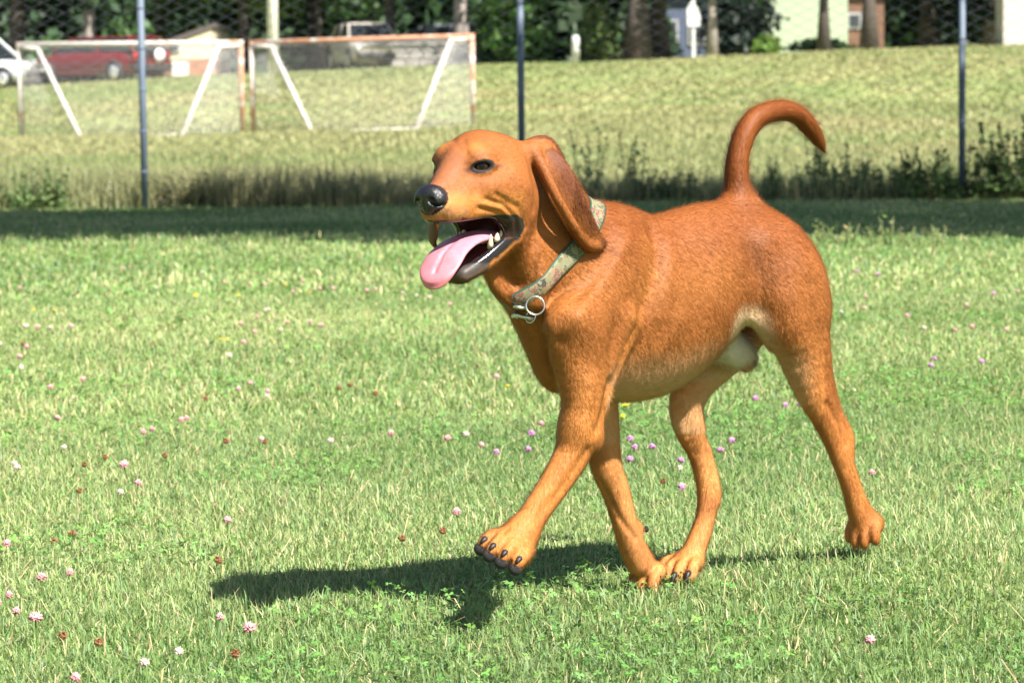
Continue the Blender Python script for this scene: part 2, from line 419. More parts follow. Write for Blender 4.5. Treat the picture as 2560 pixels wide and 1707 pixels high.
import time as _t
_t0 = _t.time()
DV, DFc, _ = polygonise(ops, 0.0026)
DV = smooth(DV, DFc, 2)
print('dog verts', len(DV), 'time', _t.time() - _t0)

# ---- sculpting: creases and ridges of the muscles, laid along lines on the visible surface
def surf(px, py, off=0.0, opl=None):
    d = DF.M @ ray(px, py); d /= np.linalg.norm(d); c0 = DF.loc(CC); t = np.linspace(4.2, 5.6, 1400)
    X = (c0 + t[:, None] * d).astype(np.float32); v = field(ops if opl is None else opl, X); i = np.argmax(v < 0) if (v < 0).any() else len(t) // 2
    return c0 + d * (t[i] - off)
def dist_poly(X, pts):
    d = np.full(len(X), 9.0); tt = np.zeros((len(X), 3))
    for a, b in zip(pts[:-1], pts[1:]):
        ab = b - a; t = np.clip((X - a) @ ab / (ab @ ab + 1e-12), 0, 1); q = np.linalg.norm(X - a - t[:, None] * ab, axis=1)
        m = q < d; d = np.where(m, q, d); tt[m] = ab / (np.linalg.norm(ab) + 1e-9)
    return d, tt
SCULPT = [  # millimetres, width, pixels
 (-7, .016, (1632, 575), (1642, 660), (1612, 760), (1574, 860), (1536, 960)),
 (4, .016, (1665, 600), (1672, 690), (1650, 790)),
 (-7, .011, (1362, 835), (1376, 900), (1388, 960), (1398, 1020)),
 (-8, .020, (1878, 630), (1902, 700), (1902, 775)),
 (-3.5, .018, (2018, 720), (2042, 850), (2066, 950)),
 (-4, .007, (2068, 1010), (2098, 1060), (2112, 1110)),
 (-3.5, .009, (1470, 1125), (1405, 1220), (1345, 1290)),
 (-5, .011, (1525, 960), (1506, 1030), (1492, 1075)),
 (5, .014, (1562, 605), (1505, 700), (1440, 790)),
 (-4, .013, (1520, 640), (1455, 740), (1400, 850)),
 (6, .030, (1425, 790), (1432, 800)),
 (5, .030, (1985, 760), (1998, 850)),
 (6, .026, (1900, 575), (1915, 590)),
 (4, .018, (1470, 960), (1450, 1060)),
 (-4, .010, (1330, 600), (1335, 690), (1322, 745)), (4, .013, (1300, 610), (1300, 690), (1296, 740)), (-4, .009, (1268, 640), (1262, 700), (1272, 745)),
 (-2.6, .0045, (1212, 498), (1258, 513), (1290, 552), (1292, 590)), (-2.4, .0045, (1196, 520), (1246, 530), (1272, 548)), (-2.2, .005, (1240, 486), (1296, 520), (1314, 570)),
 (2.0, .005, (1205, 509), (1252, 521), (1281, 552)), (-2.2, .006, (1166, 385), (1160, 350)), (-1.8, .005, (1132, 350), (1150, 375)),
 (2.5, .016, (1128, 522), (1150, 530)), (-2.2, .005, (1116, 466), (1120, 505), (1108, 545)), (-3, .012, (1172, 440), (1190, 480)),
 (3, .014, (1285, 430), (1310, 470)), (-2.5, .010, (1330, 440), (1335, 520)),
 (-3, .006, (1500, 1205), (1550, 1295), (1588, 1345)), (-3, .006, (1765, 1090), (1782, 1190)), (-2.5, .006, (1700, 1400), (1712, 1350)),
 (-2, .005, (1245, 1350), (1270, 1320)), (-3, .010, (1700, 1010), (1735, 1130)),
 (3, .020, (1700, 800), (1640, 880)), (-3, .030, (1760, 640), (1740, 760)),
]
SC = []
for amt, wd, *pts in SCULPT:
    q = [surf(*p) for p in pts]; SC.append((amt * .001, wd, [q[0]] + [b for a, b in zip(q[:-1], q[1:]) if np.linalg.norm(b - a) < .18]))
def vnormals(V, Fa):
    n = np.cross(V[Fa[:, 2]] - V[Fa[:, 0]], V[Fa[:, 3]] - V[Fa[:, 1]])
    N_ = np.zeros_like(V)
    for k in range(4):
        for a in range(3): N_[:, a] += np.bincount(Fa[:, k], n[:, a], len(V))
    return N_ / (np.linalg.norm(N_, axis=1)[:, None] + 1e-12)
DN = vnormals(DV, DFc); disp = np.zeros(len(DV))
for amt, wd, q in SC:
    if len(q) < 2: continue
    lo_, hi_ = np.min(q, 0) - 3 * wd, np.max(q, 0) + 3 * wd; k = np.all((DV > lo_) & (DV < hi_), 1)
    d, _ = dist_poly(DV[k], q); disp[k] += amt * np.exp(-(d / wd) ** 2)
DV = DV + DN * disp[:, None]
DV = smooth(DV, DFc, 1)
DN = vnormals(DV, DFc)
# ---------------------------------------------------------------- coat colours
def vnoise(X, sc, seed=0):
    """smooth value noise in 0..1"""
    r = np.random.default_rng(seed).random((32, 32, 32)).astype(np.float32)
    q = np.asarray(X) * sc + 100.0; i = np.floor(q).astype(int); f = q - i; f = f * f * (3 - 2 * f)
    out = 0
    for a in (0, 1):
        for b in (0, 1):
            for c in (0, 1):
                wgt = (f[:, 0] if a else 1 - f[:, 0]) * (f[:, 1] if b else 1 - f[:, 1]) * (f[:, 2] if c else 1 - f[:, 2])
                out = out + wgt * r[(i[:, 0] + a) % 32, (i[:, 1] + b) % 32, (i[:, 2] + c) % 32]
    return out
HV = (DF.O + DV @ DF.M - HF.O) @ HF.M.T                         # vertices in the head frame
RED = np.array([.220, .060, .0115]); GOLD = np.array([.54, .205, .048]); CREAM = np.array([.68, .46, .27])
DARK = np.array([.09, .024, .009]); BLACK = np.array([.012, .011, .012])
C_ = np.repeat(RED[None], len(DV), 0)
def mixin(col, wgt):
    global C_
    wgt = np.clip(wgt, 0, 1)[:, None]; C_ = C_ * (1 - wgt) + np.asarray(col) * wgt
f_, l_, u_ = DV.T; hf, hl_, hu = HV.T
n1 = vnoise(DV, 9, 1); n2 = vnoise(DV, 28, 2); n3 = vnoise(DV, 90, 3)
ishead = sstep(-.14, -.10, hf) * sstep(-.215, -.195, hu)
# lower body towards gold
mixin(GOLD, .25 + .35 * (n1 - .5))
mixin(GOLD, sstep(.50, .34, u_ + .06 * (n1 - .5)) * .75 * (f_ > -.22))
leg = sstep(.33, .25, u_)
mixin(GOLD, leg * .7)
inner = np.where(u_ < .40, np.clip(-DN[:, 1] * np.sign(l_), 0, 1), 0) * (np.abs(l_) > .02)
mixin(CREAM, inner * .5)
mixin(GOLD * 1.15, ((l_ < -.03) & (u_ < .36)) * .75)                       # far legs are paler
belly = sstep(.40, -.45, DN[:, 2]) * sstep(.45, .37, u_ + .05 * (n1 - .5)) * ((u_ > .27) & (np.abs(l_) < .12) & (f_ < .26)) * sstep(-.22, -.14, f_)
mixin(CREAM, belly * .55)
dfl, _ = dist_poly(DV, [P(1800, 835, .03), P(1840, 800, .06), P(1885, 800, .06), P(1920, 835, .06), P(1948, 900, .05), P(1980, 985, .055)])
mixin(CREAM, sstep(.042, .012, dfl) * .95)
dsh, _ = dist_poly(DV, [P(1775, 880), P(1830, 868), P(1860, 890)])
mixin(np.array([.85, .77, .66]), sstep(.05, .025, dsh) * .9)
dst = np.linalg.norm(DV - P(1862, 905), axis=1); mixin(np.array([.45, .17, .04]), sstep(.026, .016, dst) * .9)
dst = np.linalg.norm(DV - P(1880, 905, .012), axis=1); mixin(BLACK * 2, sstep(.009, .005, dst))
# back darker red, loin
mixin(np.array([.215, .052, .008]), sstep(.52, .64, u_) * .55 * (f_ < .25) * (f_ > -.4))
dhp = np.linalg.norm((DV - P(1885, 655, .085)) * [1, .6, .8], axis=1); mixin(RED * .55, sstep(.075, .0, dhp) * .38 * (l_ > 0))  # hip shading painted into the coat as a darker patch
dsb, _ = dist_poly(DV, [P(1630, 600, .08), P(1640, 680, .095), P(1590, 800, .1), P(1560, 900, .1)]); mixin(GOLD, sstep(.035, .0, dsb) * .45 * (l_ > 0))  # lit hair behind the shoulder blade, painted in as a gold band
# tail
tailp = [P(*q) for q in ((1853, 505), (1842, 455), (1843, 410), (1849, 372), (1862, 335), (1885, 302), (1915, 284), (1955, 277), (1992, 287), (2022, 317), (2045, 350), (2060, 376))]
dt_, tt_ = dist_poly(DV, tailp); istail = (dt_ < .035) & (u_ > .665 * 1.0)
mixin(np.array([.24, .062, .010]), istail * (.3 + .6 * (n3 - .5)))
mixin(np.array([.30, .13, .05]), istail * sstep(.05, .0, f_ + .16) * sstep(.77, .70, u_) * .5)
# throat / chest front
mixin(GOLD, sstep(.30, .36, f_) * sstep(.62, .5, u_) * .3)
# head
mx_ = ishead * (hf > -.16)
mixin(GOLD * 1.05, mx_ * sstep(-.030, -.055, hu) * sstep(-.08, -.03, hf) * .75)
mixin(np.array([.32, .12, .055]), mx_ * sstep(.0, .05, hf) * sstep(-.045, -.02, hu) * sstep(.03, .015, np.abs(hl_)) * .6)   # bridge
mixin(GOLD * 1.1, mx_ * np.exp(-((hf - .01) / .018) ** 2 - ((np.abs(hl_) - .03) / .014) ** 2 - ((hu - .026) / .014) ** 2) * .7)
mixin(DARK, mx_ * np.exp(-((hf - .018) / .010) ** 2 - ((np.abs(hl_) - .036) / .010) ** 2 - ((hu - .012) / .010) ** 2) * .45)
wh = mx_ * sstep(.035, .06, hf) * sstep(-.052, -.066, hu) * (hu > -.09)
mixin(np.array([.22, .14, .09]), wh * (.35 + .7 * (n3 - .5)))
for c_, n_, t_ in EYES:                                         # black eye rims
    d_ = DV - c_; tt = d_ @ t_; uu = d_[:, 2]; nn_ = d_ @ n_
    near_ = (np.abs(nn_) < .014)
    mixin(BLACK * .6, near_ * sstep(1.0, .86, np.sqrt(((tt - .001) / .0212) ** 2 + ((uu + .12 * tt - .0005) / .0118) ** 2)))
    mixin(BLACK * 2, near_ * np.exp(-((tt + .024) / .009) ** 2 - ((uu - .000) / .0025) ** 2) * .7)
    mixin(BLACK * 3, near_ * np.exp(-((tt - .024) / .006) ** 2 - ((uu + .006) / .0035) ** 2) * .7)
# mouth: black lips, dark lining
jaw = [np.array(q) for q in ((-.078, .046, -.094), (-.060, .045, -.112), (-.030, .037, -.132), (.000, .026, -.151), (.022, .010, -.163))]
jd = np.minimum(dist_poly(HV, jaw)[0], dist_poly(HV * [1, -1, 1], jaw)[0])
inmouth = mx_ * (hf > -.085)
WET = np.zeros(len(DV))
HN = (DN @ DF.M) @ HF.M.T
JAWT = [HT([(-.078, .046 * s, -.098), (-.060, .045 * s, -.116), (-.030, .037 * s, -.136), (.000, .026 * s, -.155), (.022, .012 * s, -.167)], [.015, .014, .0135, .013, .011], [.010, .0095, .009, .009, .011]) for s in (1, -1)]
jaws = np.minimum(JAWT[0].ev(DV.astype(np.float32)), JAWT[1].ev(DV.astype(np.float32)))
low = inmouth * sstep(.005, .002, jaws) * sstep(-.42, -.12, HN[:, 2] + .25 * (n3 - .5)) * sstep(-.001, .004, NECK_TUBE[1].ev(DV.astype(np.float32))); mixin(BLACK * 1.2, low); WET = np.maximum(WET, low)
lp = [np.array(q) for q in ((.092, 0, -.083), (.062, 0, -.0852), (.025, 0, -.082), (-.015, 0, -.0785), (-.045, 0, -.079), (-.061, 0, -.085), (-.068, 0, -.096), (-.060, 0, -.110))]
lpd, _ = dist_poly(HV * [1, 0, 1], lp)
inner_c = inmouth * (hf > -.066) * (hf < .0) * (hu < np.interp(hf, [-.066, -.045, -.015, .025], [-.086, -.080, -.080, -.083])) * (hu > -.112) * (jaws > .0015) * sstep(.0, .004, NECK_TUBE[1].ev(DV.astype(np.float32)) + .01)
mixin(np.array([.022, .010, .010]), inner_c); WET = np.maximum(WET, inner_c)
mixin(BLACK, mx_ * (np.linalg.norm((HV - [.082, 0, -.050]) / [.027, .0265, .024], axis=1) < 1))
upl = inmouth * sstep(.0048, .0026, lpd + .002 * (n3 - .5)) * (jaws > .001) * (hf > -.08)
mixin(BLACK * 1.5, upl); WET = np.maximum(WET, upl)
lin = inmouth * (hf < .055) * (HN[:, 2] < -.4) * (hu > -.10) * (hu < -.058) * (np.abs(hl_) < .036)
mixin(np.array([.10, .03, .03]), lin); WET = np.maximum(WET, lin)
flo = inmouth * (hu < -.10) * (np.abs(hl_) < .034) * (HN[:, 2] > .2) * (hf > -.07) * (jaws > .002); mixin(np.array([.18, .06, .06]), flo); WET = np.maximum(WET, flo)
thr = inmouth * (np.abs(hl_) < .040) * (hf > -.095) * (HN[:, 0] > .3) * (hu < -.066) * (hu > -.125) * (hf < -.04); mixin(np.array([.05, .015, .015]), thr); WET = np.maximum(WET, thr)
chin = mx_ * (hf > .0) * (hu < -.165); mixin(np.array([.07, .055, .05]), mx_ * (hf > -.012) * sstep(-.146, -.156, hu) * .85); WET = np.where(mx_ * (hf > -.012) * (hu < -.150) > 0, WET * .4, WET)
dflew = dist_poly(DV, [Hp(1085, 560, -.030), Hp(1082, 602, -.036), Hp(1090, 620, -.036)])[0]
fl = sstep(.020, .014, dflew) * (hl_ < -.02) * (hu < -.088); mixin(np.array([.055, .018, .010]), fl * .9); WET = np.maximum(WET, fl * .5)
# ears
earp = [P(1350, 388, .070), P(1382, 428, .088), P(1414, 488, .097), P(1448, 552, .096), P(1480, 602, .090), P(1508, 610, .088)]
de, te = dist_poly(DV, earp); earsd = np.min([q[1].ev(DV.astype(np.float32)) for q in ops[EAR0:EAR1]], 0); isear = (earsd < .002) & (u_ > .585)
ridge = [P(1334, 380, .074), P(1362, 430, .096), P(1390, 490, .108), P(1426, 552, .107), P(1464, 608, .098), P(1498, 616, .09)]
dr, _ = dist_poly(DV, ridge)
mixin(DARK * 1.25, isear * sstep(.006, .032, dr) * .85)
mixin(RED * 1.0, isear * sstep(.016, .010, dr) * .4)
mixin(DARK * .6, isear * (np.linalg.norm(DV - P(1512, 610, .088), axis=1) < .016) * .8)
# paws: darker between toes
mixin(RED, leg * (n2 - .45) * 1.2)
C_ *= (0.93 + .09 * n2 + .04 * n3)[:, None]
C_ = np.clip(C_, .004, .9)

m_coat, N, L, b = mat_new('coat')
at_ = N.new('ShaderNodeAttribute'); at_.attribute_name = 'col'
wt_ = N.new('ShaderNodeAttribute'); wt_.attribute_name = 'wet'
tc = N.new('ShaderNodeTexCoord'); mp = N.new('ShaderNodeMapping'); mp.inputs['Scale'].default_value = (130, 420, 300)
no = N.new('ShaderNodeTexNoise'); no.inputs['Scale'].default_value = 1.0; no.inputs['Detail'].default_value = 3
L.new(tc.outputs['Object'], mp.inputs[0]); L.new(mp.outputs[0], no.inputs['Vector'])
mr = N.new('ShaderNodeMapRange'); mr.inputs[1].default_value = .3; mr.inputs[2].default_value = .7; mr.inputs[3].default_value = .9; mr.inputs[4].default_value = 1.08
L.new(no.outputs['Fac'], mr.inputs[0])
vm = N.new('ShaderNodeMix'); vm.data_type = 'RGBA'; vm.blend_type = 'MULTIPLY'; vm.inputs[0].default_value = 1
L.new(at_.outputs['Color'], vm.inputs[6]); L.new(mr.outputs[0], vm.inputs[7]); L.new(vm.outputs[2], b.inputs['Base Color'])
rr = N.new('ShaderNodeMapRange'); rr.inputs[3].default_value = .7; rr.inputs[4].default_value = .16
L.new(wt_.outputs['Fac'], rr.inputs[0]); L.new(rr.outputs[0], b.inputs['Roughness'])
bp = N.new('ShaderNodeBump'); bp.inputs['Strength'].default_value = .12; bp.inputs['Distance'].default_value = .001
L.new(no.outputs['Fac'], bp.inputs['Height']); L.new(bp.outputs[0], b.inputs['Normal'])
b.inputs['Specular IOR Level'].default_value = .4

dog = empty('dog'); dog.matrix_world = Matrix(np.vstack([np.column_stack([DF.M.T, DF.O]), [0, 0, 0, 1]]).tolist())
tag(dog, 'red coated hound walking on the lawn with its tongue out and tail curled up', 'dog')
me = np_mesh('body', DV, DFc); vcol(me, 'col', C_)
wa = me.attributes.new('wet', 'FLOAT', 'POINT'); wa.data.foreach_set('value', WET.astype(np.float32))
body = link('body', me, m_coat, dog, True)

# ---------------------------------------------------------------- fur strands
def build_fur(n_str):
    tri = np.concatenate([DFc[:, [0, 1, 2]], DFc[:, [0, 2, 3]]])
    A = 0.5 * np.linalg.norm(np.cross(DV[tri[:, 1]] - DV[tri[:, 0]], DV[tri[:, 2]] - DV[tri[:, 0]]), axis=1)
    # no fur on wet skin and eye rims
    ok = (WET[tri].max(1) < .3) & (C_[tri].mean(1).max(1) > .03) & (np.linalg.norm((HV - [.088, 0, -.047]) / [1.0, 1.15, .85], axis=1)[tri].min(1) > .0255)
    A = A * ok
    t = rng.choice(len(tri), n_str, p=A / A.sum())
    r1 = np.sqrt(rng.random(n_str)); r2 = rng.random(n_str)
    w0, w1, w2 = 1 - r1, r1 * (1 - r2), r1 * r2
    bc = lambda Q: Q[tri[t, 0]] * w0[:, None] + Q[tri[t, 1]] * w1[:, None] + Q[tri[t, 2]] * w2[:, None]
    p = bc(DV); n = bc(DN); n /= np.linalg.norm(n, axis=1)[:, None]; c = bc(C_)
    hv = (DF.O + p @ DF.M - HF.O) @ HF.M.T
    d = np.repeat(np.array([[-.85, 0, -.5]]), n_str, 0)
    wl = sstep(.40, .28, p[:, 2])[:, None]; d = d * (1 - wl) + np.array([-.15, 0, -1.0]) * wl
    wr = (sstep(-.22, -.32, p[:, 0]) * (p[:, 2] < .64))[:, None]; d = d * (1 - wr) + np.array([-.3, 0, -1.0]) * wr
    wh_ = (sstep(.30, .36, p[:, 0]) * sstep(.60, .66, p[:, 2]))[:, None]; hd = -HFW * .9 + UP * -.25; d = d * (1 - wh_) + hd * wh_
    dq, tq = dist_poly(p, tailp); wt = (sstep(.055, .030, dq) * sstep(.645, .70, p[:, 2]))[:, None]; d = d * (1 - wt) + tq * wt
    dq, tq = dist_poly(p, earp); we = ((dq < .045) & (p[:, 1] > .066) & (p[:, 2] > .585))[:, None]; d = np.where(we, tq, d)
    d = d + rng.normal(0, .09, (n_str, 3))
    d = d - n * (d * n).sum(1)[:, None]; d /= np.linalg.norm(d, axis=1)[:, None] + 1e-9
    lift = np.clip(rng.normal(.20, .07, n_str), .06, .45)[:, None]
    ln = rng.uniform(.0045, .0070, n_str)
    tuft = np.exp(-(dist_poly(p, [P(1775, 880), P(1840, 872)])[0] / .03) ** 2); ln *= 1 + 2.4 * tuft; d = d + rng.normal(0, .5, (n_str, 3)) * tuft[:, None]; d = d - n * (d * n).sum(1)[:, None]; d /= np.linalg.norm(d, axis=1)[:, None] + 1e-9
    ln *= np.where(wh_[:, 0] > .5, .55, 1.0); ln *= (1 + .9 * wt[:, 0]); ln *= np.where(wl[:, 0] > .5, .8, 1.0)
    q_ = p * 330 - d * (p * d).sum(1)[:, None] * 265; stk = .6 * vnoise(q_, 1.0, 77) + .4 * vnoise(q_, 2.1, 78)
    gd = (rng.random(n_str) < .18) & (wh_[:, 0] < .5); ln = np.where(gd, ln * 1.9, ln); lift = np.where(gd[:, None], lift * 2.2, lift)
    ln = ln[:, None]
    p0 = p - n * .0006; p1 = p + ln * (.5 * d + .5 * lift * n); p2 = p + ln * (d + .75 * lift * n)
    pts = np.stack([p0, p1, p2], 1).reshape(-1, 3)
    hc = bpy.data.hair_curves.new('fur'); hc.add_curves([3] * n_str)
    hc.attributes['position'].data.foreach_set('vector', pts.astype(np.float32).ravel())
    ra = hc.attributes.get('radius') or hc.attributes.new('radius', 'FLOAT', 'POINT')
    ra.data.foreach_set('value', np.tile(np.array([.00011, .00009, .00002], np.float32), n_str))
    ca = hc.attributes.new('col', 'FLOAT_COLOR', 'CURVE')
    c = np.clip(c * (1 + .62 * (stk - .5))[:, None] * rng.uniform(.93, 1.07, (n_str, 1)) * rng.uniform(.95, 1.05, (n_str, 3)), 0, 1)
    ca.data.foreach_set('color', np.column_stack([c, np.ones(n_str)]).astype(np.float32).ravel())
    na = hc.attributes.new('nrm', 'FLOAT_VECTOR', 'CURVE')
    nv = n * .95 + d * (.10 + .45 * (stk - .5))[:, None] + rng.normal(0, .04, (n_str, 3)); nv /= np.linalg.norm(nv, axis=1)[:, None]
    na.data.foreach_set('vector', nv.astype(np.float32).ravel())
    m, N, L, b = mat_new('fur')
    an_ = N.new('ShaderNodeAttribute'); an_.attribute_name = 'nrm'; vt = N.new('ShaderNodeVectorTransform'); vt.vector_type = 'NORMAL'; vt.convert_from = 'OBJECT'; vt.convert_to = 'WORLD'
    L.new(an_.outputs['Vector'], vt.inputs[0]); L.new(vt.outputs[0], b.inputs['Normal'])
    a = N.new('ShaderNodeAttribute'); a.attribute_name = 'col'; L.new(a.outputs['Color'], b.inputs['Base Color'])
    b.inputs['Roughness'].default_value = .55; b.inputs['Specular IOR Level'].default_value = .24
    o = bpy.data.objects.new('fur', hc); COL.objects.link(o); hc.materials.append(m); o.parent = dog
    return o
FUR_N = 450000
if FUR_N: build_fur(FUR_N)

# ---------------------------------------------------------------- face parts
def sdf_mesh(name, opl, h, mat, parent, color=None, it=2):
    V, Fq, _ = polygonise(opl, h, .01); V = smooth(V, Fq, it)
    me_ = np_mesh(name, V, Fq)
    if color is not None: vcol(me_, 'col', color(V, vnormals(V, Fq)))
    return link(name, me_, mat, parent, True)
m_nose, N, L, b = mat_new('nose_skin')
b.inputs['Base Color'].default_value = (.012, .012, .015, 1); b.inputs['Roughness'].default_value = .33; b.inputs['Specular IOR Level'].default_value = .55
tc = N.new('ShaderNodeTexCoord'); vo = N.new('ShaderNodeTexVoronoi'); vo.inputs['Scale'].default_value = 520
L.new(tc.outputs['Object'], vo.inputs['Vector']); bp = N.new('ShaderNodeBump'); bp.inputs['Strength'].default_value = .5; bp.inputs['Distance'].default_value = .0012
L.new(vo.outputs['Distance'], bp.inputs['Height']); L.new(bp.outputs[0], b.inputs['Normal'])
no_ = [('+', HE(.072, 0, -.048, (.022, .021, .018)), .006), ('+', HE(.084, 0, -.044, (.020, .0255, .0185)), .004), ('+', HE(.092, 0, -.040, (.012, .019, .011)), .01), ('+', HE(.090, 0, -.058, (.012, .012, .014)), .01)]
for s in (1, -1):
    no_.append(('+', HE(.088, .016 * s, -.050, (.014, .0115, .0125)), .008))
    no_.append(('-', HT([(.112, .010 * s, -.047), (.102, .0125 * s, -.050), (.094, .019 * s, -.054), (.088, .027 * s, -.056)], [.004, .0055, .0045, .003], [.004, .005, .004, .003]), .004))
no_.append(('-', HT([(.108, 0, -.050), (.102, 0, -.066), (.098, 0, -.08)], [.0025] * 3, [.0012] * 3), .003))
sdf_mesh('nose', no_, .0012, m_nose, dog)
# eyes
m_eye, N, L, b = mat_new('eye')
a = N.new('ShaderNodeAttribute'); a.attribute_name = 'col'; L.new(a.outputs['Color'], b.inputs['Base Color'])
b.inputs['Roughness'].default_value = .08; b.inputs['Specular IOR Level'].default_value = .28; b.inputs['Coat Weight'].default_value = 0.0; b.inputs['Coat Roughness'].default_value = .02
for c_, n_, t_ in EYES:
    bm = bmesh.new(); bmesh.ops.create_uvsphere(bm, u_segments=40, v_segments=28, radius=.0165)
    me_ = bpy.data.meshes.new('eye'); bm.to_mesh(me_); bm.free()
    v = np.array([q.co for q in me_.vertices]); g = n_ + t_ * .12; g /= np.linalg.norm(g)
    an = np.arccos(np.clip(v @ g / .0165, -1, 1))
    c = np.where(an[:, None] < .30, [.004, .004, .004], np.where(an[:, None] < .60, [.040, .013, .005], [.008, .006, .006]))
    c = c * np.where((an > .52) & (an < .62), .3, 1.0)[:, None]
    vcol(me_, 'col', c)
    o = link('eye', me_, m_eye, dog, True); o.location = c_ - n_ * .0112
# tongue
m_tg, N, L, b = mat_new('tongue_skin')
a = N.new('ShaderNodeAttribute'); a.attribute_name = 'col'; L.new(a.outputs['Color'], b.inputs['Base Color'])
b.inputs['Roughness'].default_value = .38; b.inputs['Subsurface Weight'].default_value = .25; b.inputs['Subsurface Radius'].default_value = (.006, .002, .002); b.inputs['Subsurface Scale'].default_value = .6
tc = N.new('ShaderNodeTexCoord'); no = N.new('ShaderNodeTexNoise'); no.inputs['Scale'].default_value = 600; L.new(tc.outputs['Object'], no.inputs['Vector'])
bp = N.new('ShaderNodeBump'); bp.inputs['Strength'].default_value = .4; bp.inputs['Distance'].default_value = .0012; L.new(no.outputs['Fac'], bp.inputs['Height']); L.new(bp.outputs[0], b.inputs['Normal'])
tgp = [Hh(-.060, 0, -.112), Hh(-.025, 0, -.112), Hh(.015, .002, -.118), Hh(.052, .006, -.132), Hh(.077, .010, -.150), Hh(.088, .011, -.164)]
tg = [('+', Tube(tgp, [.012, .010, .0085, .0075, .007, .0065], [.028, .031, .033, .035, .036, .028], b=HL, n=6, end=2.6), .003)]
gv = [q + d_ for q, d_ in zip(tgp[1:], [np.array([0, 0, .0105])] * 3 + [HFW * .006 + UP * .0065, HFW * .0065 + UP * .004])]
tg.append(('-', Tube(gv, [.0022] * 5, [.0022] * 5, b=HL, n=4), .006))
def tcol(V, Nn):
    q = (DF.O + V @ DF.M - HF.O) @ HF.M.T
    k = sstep(.03, .095, q[:, 0])[:, None]; z = vnoise(V, 120, 5)[:, None]
    return (np.array([.52, .22, .28]) * (1 - k) + np.array([.66, .20, .235]) * k) * (.88 + .24 * z)
sdf_mesh('tongue', tg, .0016, m_tg, dog, tcol)
# teeth and claws
m_tooth = simple('tooth', (.72, .62, .42), .25, var=.12, scale=200)
def tooth(base, tip, r):
    base, tip = np.array(base), np.array(tip); m = MB()
    q = [base + (tip - base) * t for t in (0, .35, .7, 1)]
    m.tube(q, [r, r * .95, r * .6, r * .15], 8); return m.build('tooth', m_tooth, dog, True)
for s in (1, -1):
    tooth(Hh(-.024, .030 * s, -.128), Hh(-.019, .036 * s, -.106), .0050)
    for k, (ff, hh) in enumerate(((-.036, .013), (-.047, .014), (-.058, .012))):
        tooth(Hh(ff, .034 * s + .002 * k * s, -.118 + k * .006), Hh(ff + .001, .037 * s + .002 * k * s, -.116 + k * .006 + hh), .0050)
    for k in range(0): tooth(Hh(.004 - .010 * k, .022 * s, -.143 + .006 * k), Hh(.005 - .010 * k, .025 * s, -.134 + .006 * k), .0036)
m_claw = simple('claw', (.014, .012, .012), .5, var=.3, scale=300)
for c in CLAWS[:8] + CLAWS[12:]:
    m = MB(); c = c if c is not CLAWS[0] and all(c is not q for q in CLAWS[:4]) else [c[0], c[0] + (c[1] - c[0]) * .45, c[0] + (c[2] - c[0]) * .5, c[0] + (c[3] - c[0]) * .55]; m.tube(c, [.0058, .0054, .0038, .0009], 8); m.build('claw', m_claw, dog, True)
for px, py, l in ((1247, 1336, .068), ):
    m = MB(); q = P(px, py, l); m.tube([q, q + [.008, .002, -.002], q + [.014, .003, -.010]], [.004, .0034, .0008], 8); m.build('claw', m_claw, dog, True)
m_pad = simple('paw_pad', (.016, .014, .015), .6, var=.3, scale=300, bump=.5, bscale=900)
for i, (c, X, Y, Z) in enumerate(PADS):
    r = (.0120, .0118, .0115) if i < 4 else (.017, .022, .010)
    bm = bmesh.new(); bmesh.ops.create_uvsphere(bm, u_segments=20, v_segments=14, radius=1.0)
    me_ = bpy.data.meshes.new('paw_pad'); bm.to_mesh(me_); bm.free()
    v = np.array([q.co for q in me_.vertices]); v = c + v[:, :1] * r[0] * X + v[:, 1:2] * r[1] * Y + v[:, 2:] * r[2] * Z
    me_.vertices.foreach_set('co', v.astype(np.float32).ravel()); link('paw_pad', me_, m_pad, dog, True)
m = MB(); q = P(1612, 1322, -.082); m.tube([q - [.004, 0, 0], q, q + [-.006, 0, -.003]], [.006, .006, .003], 8); m.build('paw_pad', m_pad, dog, True)

# ---------------------------------------------------------------- collar
ct, cb = P(1446, 522), P(1256, 742)
cc = 0.5 * (ct + cb); A = (ct - cb) / np.linalg.norm(ct - cb); T = np.cross(A, LAT); T /= np.linalg.norm(T)
ph = np.linspace(0, 2 * math.pi, 97)[:-1]
NECK = [NECK_TUBE]
def first_out(opl, X, rr_):
    v = field(opl, X); return rr_[np.argmax(v > 0)] if (v > 0).any() else rr_[-1]
def ring_r(off):
    R_ = []
    for a in ph:
        d = A * math.cos(a) + LAT * math.sin(a); rr_ = np.linspace(.03, .22, 400)
        X = (cc + T * off + rr_[:, None] * d).astype(np.float32); r0 = first_out(NECK, X, rr_)
        R_.append(max(r0, min(first_out(BODY_OPS, X, rr_), r0 + .028)))
    R_ = np.array(R_)
    for _ in range(10): R_ = np.maximum(R_, (np.roll(R_, 1) + R_ + np.roll(R_, -1)) / 3) * .5 + .5 * (np.roll(R_, 1) + R_ + np.roll(R_, -1)) / 3
    return R_
HW = .0150
Ri = np.maximum(ring_r(-HW), ring_r(HW)); Rl = np.stack([ring_r(-HW), ring_r(0), ring_r(HW)])
Vc = []; Fc = []
rows = [(-HW, Rl[0] + .0010), (-HW, Rl[0] + .0040), (-HW * .5, .5 * (Rl[0] + Rl[1]) + .0046), (0, Rl[1] + .0046), (HW * .5, .5 * (Rl[1] + Rl[2]) + .0046), (HW, Rl[2] + .0040), (HW, Rl[2] + .0010), (0, Rl[1] + .0010)]
for off, R_ in rows:
    for a, r in zip(ph, R_): Vc.append(cc + T * off + r * (A * math.cos(a) + LAT * math.sin(a)))
nP = len(ph)
